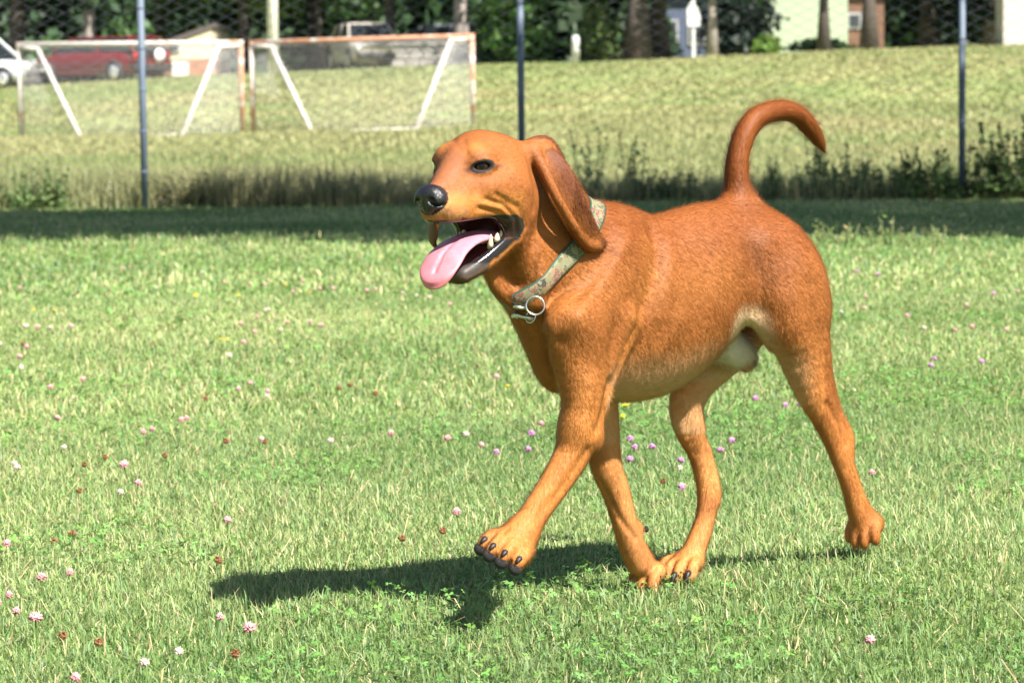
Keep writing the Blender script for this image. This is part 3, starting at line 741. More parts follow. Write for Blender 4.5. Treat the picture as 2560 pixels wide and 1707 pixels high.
for i in range(len(rows)):
    j = (i + 1) % len(rows)
    for k in range(nP):
        k2 = (k + 1) % nP; Fc.append((i * nP + k, i * nP + k2, j * nP + k2, j * nP + k))
Vc = np.array(Vc); mec = np_mesh('collar', Vc, np.array(Fc))
# woven pattern coordinates: along the band, across the band
uv = np.zeros((len(Vc), 4)); cir = np.cumsum(np.r_[0, np.linalg.norm(np.diff(Vc[3 * nP:4 * nP], axis=0), axis=1)])
for i, (off, R_) in enumerate(rows): uv[i * nP:(i + 1) * nP, 0] = cir; uv[i * nP:(i + 1) * nP, 1] = off
vcol(mec, 'band', uv)
m_col, N, L, b = mat_new('woven_collar')
b.inputs['Roughness'].default_value = .75
a = N.new('ShaderNodeAttribute'); a.attribute_name = 'band'
def vor(scale, loc):
    mp = N.new('ShaderNodeMapping'); mp.inputs['Location'].default_value = loc; L.new(a.outputs['Vector'], mp.inputs[0])
    v = N.new('ShaderNodeTexVoronoi'); v.inputs['Scale'].default_value = scale; L.new(mp.outputs[0], v.inputs['Vector']); return v
def ramp(src, stops):
    r = N.new('ShaderNodeValToRGB'); e = r.color_ramp.elements
    while len(e) < len(stops): e.new(.5)
    for q, (p_, c) in zip(e, stops): q.position = p_; q.color = (*c, 1)
    r.color_ramp.interpolation = 'CONSTANT'; L.new(src, r.inputs[0]); return r
def mixn(f, A_, B_):
    m = N.new('ShaderNodeMix'); m.data_type = 'RGBA'; L.new(f, m.inputs[0])
    for k, q in ((6, A_), (7, B_)):
        if isinstance(q, tuple): m.inputs[k].default_value = (*q, 1)
        else: L.new(q, m.inputs[k])
    return m.outputs[2]
v1 = vor(85, (0, 0, 0)); sp = N.new('ShaderNodeSeparateColor'); L.new(v1.outputs['Color'], sp.inputs[0])
c1 = ramp(sp.outputs[0], [(0, (.20, .18, .10)), (.34, (.08, .10, .05)), (.62, (.19, .075, .06)), (.78, (.27, .16, .085)), (.90, (.04, .045, .05))])
v2 = vor(260, (.3, .2, 0)); c2 = ramp(v2.outputs['Distance'], [(0, (0, 0, 0)), (.62, (1, 1, 1))])
base_ = mixn(c2.outputs[0], c1.outputs[0], (.20, .205, .12))
sx = N.new('ShaderNodeSeparateXYZ'); L.new(a.outputs['Vector'], sx.inputs[0]); ab = N.new('ShaderNodeMath'); ab.operation = 'ABSOLUTE'; L.new(sx.outputs[1], ab.inputs[0])
gt = N.new('ShaderNodeMath'); gt.operation = 'GREATER_THAN'; gt.inputs[1].default_value = HW * .86; L.new(ab.outputs[0], gt.inputs[0])
L.new(mixn(gt.outputs[0], base_, (.030, .085, .060)), b.inputs['Base Color'])
collar = link('collar', mec, m_col, dog, True)
m_steel = simple('steel', (.62, .62, .60), .25, 1.0, var=.12, scale=120)
def torus(c, n, R_, r, name, parent, mat, seg=40):
    n = np.array(n) / np.linalg.norm(n); x = np.cross(n, UP); x /= np.linalg.norm(x); y = np.cross(n, x); m = MB()
    q = [c + R_ * (x * math.cos(t) + y * math.sin(t)) for t in np.linspace(0, 2 * math.pi, seg + 1)]
    m.tube(q, r, 10, cap=False); return m.build(name, mat, parent, True)
BODYS = BODY_OPS
view = DF.loc(CC) - P(1338, 762, .07); view /= np.linalg.norm(view)
torus(surf(1338, 764, .030, BODYS), view * .8 + np.array([.15, .35, .2]), .0145, .0016, 'ring', collar, m_steel)
torus(surf(1327, 792, .030, BODYS), view * .6 + np.array([.5, -.3, .2]), .0095, .0013, 'ring', collar, m_steel)
m = MB(); m.tube([surf(1282, 790, .024, BODYS), surf(1292, 786, .025, BODYS), surf(1306, 790, .027, BODYS), surf(1334, 798, .028, BODYS)], [.0035, .0046, .0042, .003], 10)
m.tube([surf(1287, 783, .026, BODYS), surf(1298, 792, .026, BODYS)], [.0052, .0052], 10)
m.build('clip', m_steel, collar, True)
m = MB(); m.tube([surf(1284, 764, .010, BODYS), surf(1298, 769, .010, BODYS), surf(1312, 770, .010, BODYS)], [.003, .003, .003], 8); m.build('buckle', m_steel, collar, True)
# ================================================================== GROUND
def xz(px, py, Y):
    p = at(px, py, Y); return p[0], p[2]
def wmesh(px, Y): return (px - 1280) * Y / FPX
# terrain re-defined from levels: flat lawn, gently rising field, far bank
def ground_z(X, Y):
    X = np.asarray(X, float); Y = np.asarray(Y, float)
    z = 0.056 * np.exp(-(((X - 0.72) / 0.28) ** 2 + ((Y - 5.22) / 0.50) ** 2))
    z = z + 0.010 * np.sin(1.3 * X + 0.7) * np.sin(0.9 * Y) * sstep(7, 12, Y)
    z62 = np.clip(0.10 + (X + 10) * 0.0135, 0.02, 0.5)
    z92 = np.interp(X, [-40, -15.7, -9.8, -1, 5.15, 10, 15.7, 40], [1.0, 1.30, 1.62, 1.86, 1.96, 2.15, 2.25, 2.7])
    t1 = np.clip((Y - 30) / 32, 0, 1); t2 = np.clip((Y - 62) / 30, 0, 1); t2 = t2 * .6 + .4 * t2 * t2 * (3 - 2 * t2)
    return z + z62 * t1 + (z92 - z62) * t2 + np.clip(Y - 92, 0, 200) * .010
def gz(x, y): return float(ground_z(x, y))

def grid_patch(xs, ys):
    nx, ny = len(xs), len(ys)
    X, Y = np.meshgrid(xs, ys); V = np.stack([X, Y, ground_z(X, Y)], -1).reshape(-1, 3)
    i = np.arange((nx - 1) * (ny - 1)); r, c = i // (nx - 1), i % (nx - 1); a = r * nx + c
    return V, np.stack([a, a + 1, a + nx + 1, a + nx], 1)
m_soil, N, L, b = mat_new('soil_and_thatch')
tc = N.new('ShaderNodeTexCoord')
def noise(sc, det=5, rough=.6):
    n = N.new('ShaderNodeTexNoise'); n.inputs['Scale'].default_value = sc; n.inputs['Detail'].default_value = det; n.inputs['Roughness'].default_value = rough
    L.new(tc.outputs['Object'], n.inputs['Vector']); return n
def ramp2(src, stops, interp='LINEAR'):
    r = N.new('ShaderNodeValToRGB'); e = r.color_ramp.elements
    while len(e) < len(stops): e.new(.5)
    for q, (p_, c) in zip(e, stops): q.position = p_; q.color = (*c, 1)
    r.color_ramp.interpolation = interp; L.new(src, r.inputs[0]); return r.outputs[0]
fine = ramp2(noise(60).outputs['Fac'], [(.3, (.05, .08, .02)), (.5, (.13, .19, .05)), (.72, (.22, .25, .09))])
broad = ramp2(noise(.35, 3).outputs['Fac'], [(.38, (.21, .27, .095)), (.55, (.29, .31, .125)), (.68, (.40, .34, .18))])
sepy = N.new('ShaderNodeSeparateXYZ'); L.new(tc.outputs['Object'], sepy.inputs[0])
far = N.new('ShaderNodeMapRange'); far.inputs[1].default_value = 22; far.inputs[2].default_value = 34; L.new(sepy.outputs[1], far.inputs[0])
mixg = N.new('ShaderNodeMix'); mixg.data_type = 'RGBA'; L.new(far.outputs[0], mixg.inputs[0]); L.new(fine, mixg.inputs[6]); L.new(broad, mixg.inputs[7])
L.new(mixg.outputs[2], b.inputs['Base Color']); b.inputs['Roughness'].default_value = .95; b.inputs['Specular IOR Level'].default_value = .1
V, Fq = grid_patch(np.unique(np.r_[np.linspace(-160, -5, 70), np.linspace(-5, 5, 200), np.linspace(5, 160, 70)]), np.unique(np.r_[np.linspace(-30, 3, 20), np.linspace(3, 9, 130), np.linspace(9, 30, 100), np.linspace(30, 140, 120), np.linspace(140, 500, 30)]))
tag(link('ground', np_mesh('ground', V, Fq), m_soil, None, True), kind='structure')

# ------------------------------------------------------------------ grass blades
def leaf_mat(name, trans=.35, rough=.5, spec=.35):
    m, N, L, b = mat_new(name)
    a = N.new('ShaderNodeAttribute'); a.attribute_name = 'col'
    L.new(a.outputs['Color'], b.inputs['Base Color']); b.inputs['Roughness'].default_value = rough; b.inputs['Specular IOR Level'].default_value = spec
    t = N.new('ShaderNodeBsdfTranslucent'); L.new(a.outputs['Color'], t.inputs['Color'])
    mx = N.new('ShaderNodeMixShader'); mx.inputs[0].default_value = trans
    L.new(b.outputs[0], mx.inputs[1]); L.new(t.outputs[0], mx.inputs[2])
    L.new(mx.outputs[0], N['Material Output'].inputs['Surface']); return m
m_grass = leaf_mat('grass_blade')
def pnoise2(X, Y, sc, seed):
    return vnoise(np.column_stack([X, Y, np.zeros_like(X)]), sc, seed)
def blades(name, X, Y, h, wd, lean, col, curl=.5, parent=None, label=None, zoff=0.0):
    n = len(X); base = np.column_stack([X, Y, ground_z(X, Y) - .004 + zoff])
    az = rng.random(n) * 2 * math.pi; d = np.column_stack([np.cos(az), np.sin(az), np.zeros(n)])
    fa = az + math.pi / 2 + rng.normal(0, .5, n); sd = np.column_stack([np.cos(fa), np.sin(fa), np.zeros(n)])
    up = np.array([0, 0, 1.0]); ln = lean[:, None]; H_ = h[:, None]; W = wd[:, None] / 2
    p1 = base + H_ * (.5 * np.cos(ln * .6) * up + .5 * np.sin(ln * .6) * d)
    p2 = p1 + H_ * (.5 * np.cos(ln * (1 + curl)) * up + .5 * np.sin(ln * (1 + curl)) * d)
    V = np.stack([base - sd * W, base + sd * W, p1 - sd * W * .8, p1 + sd * W * .8, p2], 1).reshape(-1, 3)
    o = np.arange(n)[:, None, None] * 5; Fq = (np.array([[0, 1, 3], [0, 3, 2], [2, 3, 4]])[None] + o).reshape(-1, 3)
    me = np_mesh(name, V, Fq)
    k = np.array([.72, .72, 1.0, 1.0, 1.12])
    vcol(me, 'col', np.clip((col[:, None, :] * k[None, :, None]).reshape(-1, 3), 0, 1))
    ob = link(name, me, m_grass, parent); me.polygons.foreach_set('use_smooth', np.ones(len(me.polygons), bool)); return ob
def scatter(y0, y1, n, half=lambda y: .1707 * y + .45, p=1.0):
    Y = y0 + (y1 - y0) * rng.random(n * 3) ** p; X = (rng.random(n * 3) * 2 - 1) * half(y1)
    k = np.abs(X) < half(Y); X, Y = X[k][:n], Y[k][:n]; return X, Y
GREEN = np.array([.235, .365, .115]); YEL = np.array([.38, .45, .185]); STRAW = np.array([.60, .53, .30]); DKG = np.array([.12, .23, .06]); BLUEG = np.array([.21, .33, .16])
def gcol(X, Y, straw=.12):
    n = len(X); a = pnoise2(X, Y, 2.2, 11); c2 = pnoise2(X, Y, .7, 12); r = rng.random(n)
    a = np.clip(a * .6 + c2 * .9 - .25, 0, 1); col = GREEN * (1 - a[:, None]) + YEL * a[:, None]; col = col * (.72 + .52 * c2[:, None])
    dk = (r < .14); col[dk] = DKG * (.8 + .8 * rng.random((dk.sum(), 1)))
    bl = (r > .14) & (r < .30); col[bl] = BLUEG
    s = rng.random(n) < straw * (.3 + 1.5 * c2); col[s] = STRAW * (.7 + .5 * rng.random((s.sum(), 1)))
    return np.clip(col * rng.uniform(.82, 1.18, (n, 1)), 0, .9)
def lawn(y0, y1, n, hmin, hmax, w0, w1):
    X, Y = scatter(y0, y1, n); q = pnoise2(X, Y, 3.0, 21) * .6 + pnoise2(X, Y, .9, 22) * .4
    h = (hmin + (hmax - hmin) * rng.random(len(X)) ** 1.6) * (.65 + .75 * q)
    return X, Y, h, rng.uniform(w0, w1, len(X)), np.abs(rng.normal(.86, .5, len(X))), gcol(X, Y)
parts = [lawn(3.9, 8.0, 420000, .014, .037, .0017, .0036), lawn(8.0, 13.0, 150000, .016, .042, .003, .006), lawn(13.0, 24.0, 120000, .022, .055, .006, .012)]
def margin(n, y0, y1, w0, w1):
    X = rng.uniform(-8, 8, n); Y = rng.uniform(y0, y1, n); k = np.abs(X) > .1707 * Y + .40; X, Y = X[k], Y[k]
    return X, Y, rng.uniform(.016, .05, len(X)), rng.uniform(w0, w1, len(X)), np.abs(rng.normal(.86, .5, len(X))), gcol(X, Y)
parts += [margin(170000, 2.6, 10, .004, .008), margin(120000, 10, 24, .008, .016)]
# fallen clippings and long bent straws
X, Y = scatter(3.9, 12, 3500); parts.append((X, Y, rng.uniform(.05, .12, len(X)), rng.uniform(.0015, .003, len(X)), rng.uniform(.9, 1.5, len(X)), STRAW * rng.uniform(.6, 1.2, (len(X), 1)) * np.array([1, .95, .9])))
arr = [np.concatenate(q) for q in zip(*parts)]
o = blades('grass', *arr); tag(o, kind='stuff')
# ------------------------------------------------------------------ clover leaves
def clover(n, y0, y1):
    X, Y = scatter(y0, y1, n * 3); q = pnoise2(X, Y, 1.6, 31) * .6 + pnoise2(X, Y, 5, 32) * .4; k = q > .60; X, Y = X[k][:n], Y[k][:n]; n = len(X)
    z = ground_z(X, Y) + rng.uniform(.012, .038, n); R_ = rng.uniform(.0034, .0060, n) * (1 + (Y > 9) * .5); tilt = rng.normal(0, .38, (n, 2)); a0 = rng.random(n) * 6.28
    Vs, Fs, Cs = [], [], []
    leaf = np.array([(0, 0), (.55, .42), (1.0, .55), (1.35, .28), (1.25, 0), (1.35, -.28), (1.0, -.55), (.55, -.42)])
    col = np.array([.12, .24, .06]) * rng.uniform(.7, 1.7, (n, 1)) * (1 + rng.normal(0, .08, (n, 3)))
    for j in range(3):
        a = a0 + j * 2.094
        x = leaf[None, :, 0] * R_[:, None]; y = leaf[None, :, 1] * R_[:, None]
        lx = x * np.cos(a)[:, None] - y * np.sin(a)[:, None]; ly = x * np.sin(a)[:, None] + y * np.cos(a)[:, None]
        lz = lx * tilt[:, :1] + ly * tilt[:, 1:] - .25 * np.abs(y)
        Vs.append(np.stack([X[:, None] + lx, Y[:, None] + ly, z[:, None] + lz], -1)); Cs.append(np.repeat(col[:, None], 8, 1) * np.array([1.25, 1, .95, 1, 1.05, 1, .95, 1])[None, :, None])
    V = np.stack(Vs, 1).reshape(-1, 3); Cv = np.stack(Cs, 1).reshape(-1, 3)
    f = np.array([[0, i, i + 1] for i in range(1, 7)]); Fq = (f[None] + (np.arange(n * 3) * 8)[:, None, None]).reshape(-1, 3)
    return V, Fq, Cv
A_, B_ = clover(9000, 3.9, 9), clover(5000, 9, 17)
me = np_mesh('clover_leaves', np.vstack([A_[0], B_[0]]), np.vstack([A_[1], B_[1] + len(A_[0])])); vcol(me, 'col', np.clip(np.vstack([A_[2], B_[2]]), 0, 1))
tag(link('clover_leaves', me, leaf_mat('clover_leaf', .3, .45)), kind='stuff')
# ------------------------------------------------------------------ rough grass beyond the fence
def rough(y0, y1, n, h0, h1, w0, w1, p=1.0):
    X, Y = scatter(y0, y1, n, lambda y: .1707 * y + 4.0, p); a = pnoise2(X, Y, .5, 41); c2 = pnoise2(X, Y, .16, 42)
    h = (h0 + (h1 - h0) * rng.random(len(X))) * (.6 + .8 * a)
    t = np.clip(a * .5 + c2 * .8 - .15, 0, 1)[:, None]
    col = np.array([.22, .29, .11]) * (1 - t) + np.array([.38, .355, .18]) * t; s = rng.random(len(X)) < .14; col[s] = np.array([.42, .39, .19])
    return X, Y, h, rng.uniform(w0, w1, len(X)), np.abs(rng.normal(.3, .25, len(X))), col * rng.uniform(.88, 1.12, (len(X), 1))
parts = [rough(24.05, 27, 52000, .10, .34, .008, .016), rough(27, 40, 78000, .08, .24, .014, .03), rough(40, 66, 78000, .06, .16, .03, .06), rough(66, 92.5, 50000, .04, .10, .05, .10)]
arr = [np.concatenate(q) for q in zip(*parts)]
o = blades('meadow_grass', *arr); tag(o, kind='stuff')

# ------------------------------------------------------------------ flowers in the lawn
def flower_mesh(kind):
    V, Fs, Cs = [], [], []; r_ = random.Random(hash(kind) % 999)
    def petal(c, d, ln, wd, col):
        d = Vector(d).normalized(); a = d.orthogonal().normalized(); b_ = d.cross(a); i = len(V); c = Vector(c)
        V.extend([c, c + d * ln * .55 + a * wd, c + d * ln * .55 + b_ * wd, c + d * ln * .55 - a * wd, c + d * ln * .55 - b_ * wd, c + d * ln])
        for q in range(4): Fs.append((i, i + 1 + q, i + 1 + (q + 1) % 4)); Fs.append((i + 5, i + 1 + (q + 1) % 4, i + 1 + q))
        Cs.extend([np.array(col) * .8] + [np.array(col)] * 4 + [np.array(col) * 1.15])
    hz = {'white': .046, 'pink': .046, 'magenta': .052, 'brown': .030, 'yellow': .042}[kind]
    # stem
    for k in range(4):
        a0 = k * math.pi / 2; p = [(math.cos(a0) * .0009, math.sin(a0) * .0009, 0), (math.cos(a0 + 1.57) * .0009, math.sin(a0 + 1.57) * .0009, 0)]
        i = len(V); V.extend([Vector(p[0]), Vector(p[1]), Vector((p[1][0], p[1][1], hz)), Vector((p[0][0], p[0][1], hz))]); Fs.append((i, i + 1, i + 2)); Fs.append((i, i + 2, i + 3)); Cs.extend([np.array([.14, .25, .07])] * 4)
    if kind == 'yellow':
        for k in range(5):
            a0 = k * 1.257
            for s in (-.3, 0, .3): petal((0, 0, hz), (math.cos(a0 + s), math.sin(a0 + s), .35), .0085, .0026, (.78, .60, .015))
        for k in range(10): petal((0, 0, hz), (r_.uniform(-1, 1), r_.uniform(-1, 1), 1.2), .004, .001, (.75, .45, .02))
    else:
        ncol = {'white': ((.72, .68, .58), (.66, .50, .44)), 'pink': ((.70, .46, .46), (.62, .27, .28)), 'magenta': ((.62, .34, .58), (.52, .22, .44)), 'brown': ((.30, .13, .06), (.42, .22, .12))}[kind]
        n = 70
        for k in range(n):
            zz = 1 - 1.75 * (k + .5) / n; rr = math.sqrt(max(0, 1 - zz * zz)); a0 = k * 2.39996
            d = Vector((rr * math.cos(a0), rr * math.sin(a0), zz + .25)); t = (zz + .75) / 1.75
            if kind == 'brown': d.z -= .9
            c = np.array(ncol[1]) * (1 - t) + np.array(ncol[0]) * t
            petal(Vector((0, 0, hz)) + d * .0015, d + Vector((r_.uniform(-.3, .3), r_.uniform(-.3, .3), r_.uniform(-.3, .3))), .0066 * r_.uniform(.6, 1.25), .0016, np.clip(c * r_.uniform(.8, 1.2), 0, .95))
    me = np_mesh(kind + '_flower', np.array([tuple(v) for v in V]), np.array(Fs)); vcol(me, 'col', np.array(Cs)); me.materials.append(m_petal)
    return me, hz
m_petal = leaf_mat('petal', .25, .6, .2)
FL = {k: flower_mesh(k) for k in ('white', 'pink', 'magenta', 'brown', 'yellow')}
FLOWERS = {
 'pink': [(304, 667), (53, 721), (560, 709), (626, 713), (656, 713), (761, 704), (740, 731), (799, 725), (820, 721), (914, 725), (932, 723), (91, 820), (174, 815), (72, 863), (641, 793), (612, 807), (642, 829), (612, 856), (42, 890),
          (781, 804), (801, 815), (719, 801), (1129, 758), (463, 1045), (449, 1049), (386, 1070), (359, 1077), (321, 1160), (335, 1206), (591, 970), (633, 955), (662, 975), (129, 967), (199, 946), (135, 1043), (567, 1296), (980, 1082), (1126, 1094), (1193, 1108),
          (1151, 1277), (1240, 942), (109, 1445), (154, 1424), (34, 1476), (7, 1487), (91, 1549), (631, 1570), (10, 1358), (539, 1536), (17, 1521), (161, 1688), (1350, 1057), (2419, 761), (2551, 728), (2150, 766), (2267, 787), (2394, 824), (2427, 819), (2514, 824), (2172, 737), (2191, 1174), (2180, 1585), (1720, 1211)],
 'white': [(394, 725), (505, 680), (53, 817), (77, 816), (134, 821), (571, 884), (3, 859), (39, 916), (662, 777), (681, 774), (700, 824), (1041, 738), (1012, 730), (1073, 740), (684, 984), (161, 1118), (644, 1091), (302, 1227), (34, 1151), (39, 1169), (823, 1102), (1161, 1085), (455, 1623), (376, 1654), (1698, 1166), (2307, 821), (2108, 776)],
 'magenta': [(1236, 1126), (1312, 1082), (1319, 1120), (1580, 1098), (1577, 1115), (1598, 1138), (1632, 1117), (1684, 1147), (1702, 1214), (1809, 1124), (1830, 1101), (2142, 678), (2192, 686), (2475, 734), (2458, 904), (2346, 897), (2326, 913), (1908, 993), (1969, 1009), (1994, 1009)],
 'brown': [(58, 857), (414, 1131), (502, 988), (563, 1098), (257, 1136), (220, 1154), (191, 1327), (202, 1218), (851, 967), (872, 959), (928, 977), (660, 1099), (1102, 1321), (140, 1347), (133, 1576), (253, 1598), (596, 1625), (1657, 1195), (1010, 1338), (533, 1392)],
 'yellow': [(490, 740), (594, 741), (95, 779), (127, 781), (553, 848), (561, 847), (707, 714), (772, 733), (1274, 963), (1549, 1032), (1577, 1012), (1560, 1013)],
}
WORD = {'pink': ('clover_flower', 'pale pink clover flower', 'pink clover flowers in the lawn'), 'white': ('clover_flower', 'white clover flower', 'white clover flowers in the lawn'),
        'magenta': ('clover_flower', 'purple clover flower', 'purple clover flowers in the lawn'), 'brown': ('clover_flower', 'withered brown clover flower', 'withered clover flowers in the lawn'), 'yellow': ('buttercup', 'yellow buttercup', 'buttercups in the lawn')}
def zone(px, py):
    if px > 1880 and py > 1100: return 'in the grass around the stretched hind paw'
    if px > 2230: return 'in the grass well behind the hind leg, towards the shaded strip'
    if px > 2040: return 'in the grass just behind the rump'
    if px > 1860: return 'between the two hind legs'
    if px > 1720: return 'in the grass just behind the pale far hind leg'
    if px > 1530: return 'in the grass between the front legs and the far hind leg'
    if px > 1180 and py > 1000 and px < 1440: return 'beside the forearm of the reaching leg'
    if px > 1180 and py < 1000: return 'in front of the chest'
    if px > 960: return 'in the grass below the tongue' if py < 800 else ('in the grass in front of the reaching leg' if py < 1200 else 'just above the raised paw')
    if px > 690: return 'in the open lawn ahead of the muzzle' if py < 900 else 'in the open lawn ahead of the legs'
    if py > 1500: return 'in the nearest corner of the lawn'
    if py > 1300: return 'in the lawn before the tip of the dog shadow'
    if py > 930: return 'in the middle of the lawn at the far left' if px < 380 else 'in the middle of the lawn beyond the dog shadow'
    return 'in the left of the lawn nearer the fence post' if px > 330 else 'in the far left of the lawn near the shaded strip'
LONE = {(321, 1160): 'largest pink and white clover flower standing alone in the middle of the lawn', (631, 1570): 'round pale pink clover flower in the nearest lawn, right of the others', (91, 1549): 'big pink clover flower closest to the lower left corner',
        (1151, 1277): 'pale pink clover flower standing right above the raised paw', (1274, 963): 'single yellow buttercup in front of the chest', (707, 714): 'yellow buttercup beside pink clover flowers, ahead of the nose', (376, 1654): 'small creamy white clover flower lowest in the lawn',
        (304, 667): 'lone pink clover flower close below the tree shadow', (2142, 678): 'bright purple clover flower behind the rump by the shaded strip', (109, 1445): 'pink clover flower on a tall stem before the shadow tip'}
for kind, pts in FLOWERS.items():
    me, hz = FL[kind]
    for i, (px, py) in enumerate(pts):
        d = ray(px, py); t = (hz - CAM_H) / d[2]; p = CC + d * t
        o = bpy.data.objects.new(WORD[kind][0], me); COL.objects.link(o)
        o.location = (p[0], p[1], gz(p[0], p[1]) - .003); o.rotation_euler = (rng.normal(0, .18), rng.normal(0, .18), rng.random() * 6.28)
        sc = {(321, 1160): 1.5, (631, 1570): 1.5, (91, 1549): 1.55, (109, 1445): 1.3, (1151, 1277): 1.25}.get((px, py), rng.uniform(.85, 1.15)); sc *= (1.25 if p[1] > 9 else 1.1 if p[1] > 6.5 else 1.0); o.scale = (sc, sc, 1 + (sc - 1) * .3)
        tag(o, LONE.get((px, py), WORD[kind][1] + ' ' + zone(px, py)), 'flower', WORD[kind][2])
# ================================================================== FENCE
m_galv = simple('galvanised_steel', (.115, .15, .205), .6, .0, var=.2, scale=9, bump=.1)
m_wire = simple('galvanised_wire', (.20, .22, .26), .5, .4, var=.1, scale=30)
FY = 24.0
fence = empty('chain_link_fence', (0, FY, 0))
tag(fence, 'tall chain link fence on blue grey steel posts across the back of the lawn', 'fence')
posts_px = [(-2500, 510), (-1560, 510), (-620, 510), (367, 510), (1310, 512), (2409, 520), (3380, 520), (4350, 520), (5320, 520)]
PX = []
for i, (px, py) in enumerate(posts_px):
    x = wmesh(px, FY) + (0.0); PX.append(x); z0 = gz(x, FY) - .1; m = MB()
    m.tube([(x, 0, z0), (x, 0, 1.92)], .028, 16); m.tube([(x, 0, 1.90), (x, 0, 1.93), (x, 0, 1.95)], [.034, .034, .014], 16)
    ob = m.build('post', m_galv, fence, True)
    m = MB()
    for zz in (.3, .62, .95, 1.28, 1.6): m.tube([(x, 0, zz - .008), (x, 0, zz + .008)], .031, 16)
    m.build('tie_band', m_galv, ob, True)
m = MB(); m.tube([(PX[0], .0, 1.86), (PX[-1], .0, 1.86)], .021, 12); m.build('top_rail', m_galv, fence, True)
# wire diamonds: zigzag strands, each a thin three sided wire
P_ = .086; dz = .043; zmax = 1.86; nz = int(zmax / dz); V, Fs = [], []
xs = np.arange(PX[0], PX[-1], P_ / 1.0)
zz = np.arange(nz + 1) * dz + .02
r = .0025
allV, allF = [], []; off = 0
for k, x0 in enumerate(xs):
    sgn = np.where((np.arange(nz + 1) + k) % 2 == 0, -1, 1) * P_ * .5
    cx = x0 + sgn; cy = .033 + np.where(np.arange(nz + 1) % 2 == 0, -1, 1) * .002
    ring = np.array([(math.cos(a) * r * 1.25, math.sin(a) * r) for a in (0.5, 2.6, 4.7)])
    v = np.stack([np.stack([cx + q[0], cy + q[1], zz], 1) for q in ring], 1).reshape(-1, 3)
    i = np.arange(nz)[:, None, None] * 3
    f = (np.array([[0, 1, 4, 3], [1, 2, 5, 4], [2, 0, 3, 5]])[None] + i).reshape(-1, 4) + off
    allV.append(v); allF.append(f); off += len(v)
wm = link('wire_mesh', np_mesh('wire_mesh', np.vstack(allV), np.vstack(allF)), m_wire, fence)

# ================================================================== GOALS
m_gp, N, L, b = mat_new('weathered_goal_paint')
tc = N.new('ShaderNodeTexCoord')
no = N.new('ShaderNodeTexNoise'); no.inputs['Scale'].default_value = 2.6; no.inputs['Detail'].default_value = 4; no.inputs['Roughness'].default_value = .65; L.new(tc.outputs['Object'], no.inputs['Vector'])
at2 = N.new('ShaderNodeAttribute'); at2.attribute_type = 'OBJECT'; at2.attribute_name = 'rust'
ad = N.new('ShaderNodeMath'); ad.operation = 'ADD'; L.new(no.outputs['Fac'], ad.inputs[0]); L.new(at2.outputs['Fac'], ad.inputs[1])
cr = N.new('ShaderNodeValToRGB'); e = cr.color_ramp.elements; e[0].position = .50; e[0].color = (.56, .51, .47, 1); e[1].position = .58; e[1].color = (.44, .22, .13, 1)
L.new(ad.outputs[0], cr.inputs[0]); L.new(cr.outputs[0], b.inputs['Base Color']); b.inputs['Roughness'].default_value = .7
m_net = simple('goal_net', (.50, .50, .49), .8, var=.1)
GY = 62.0
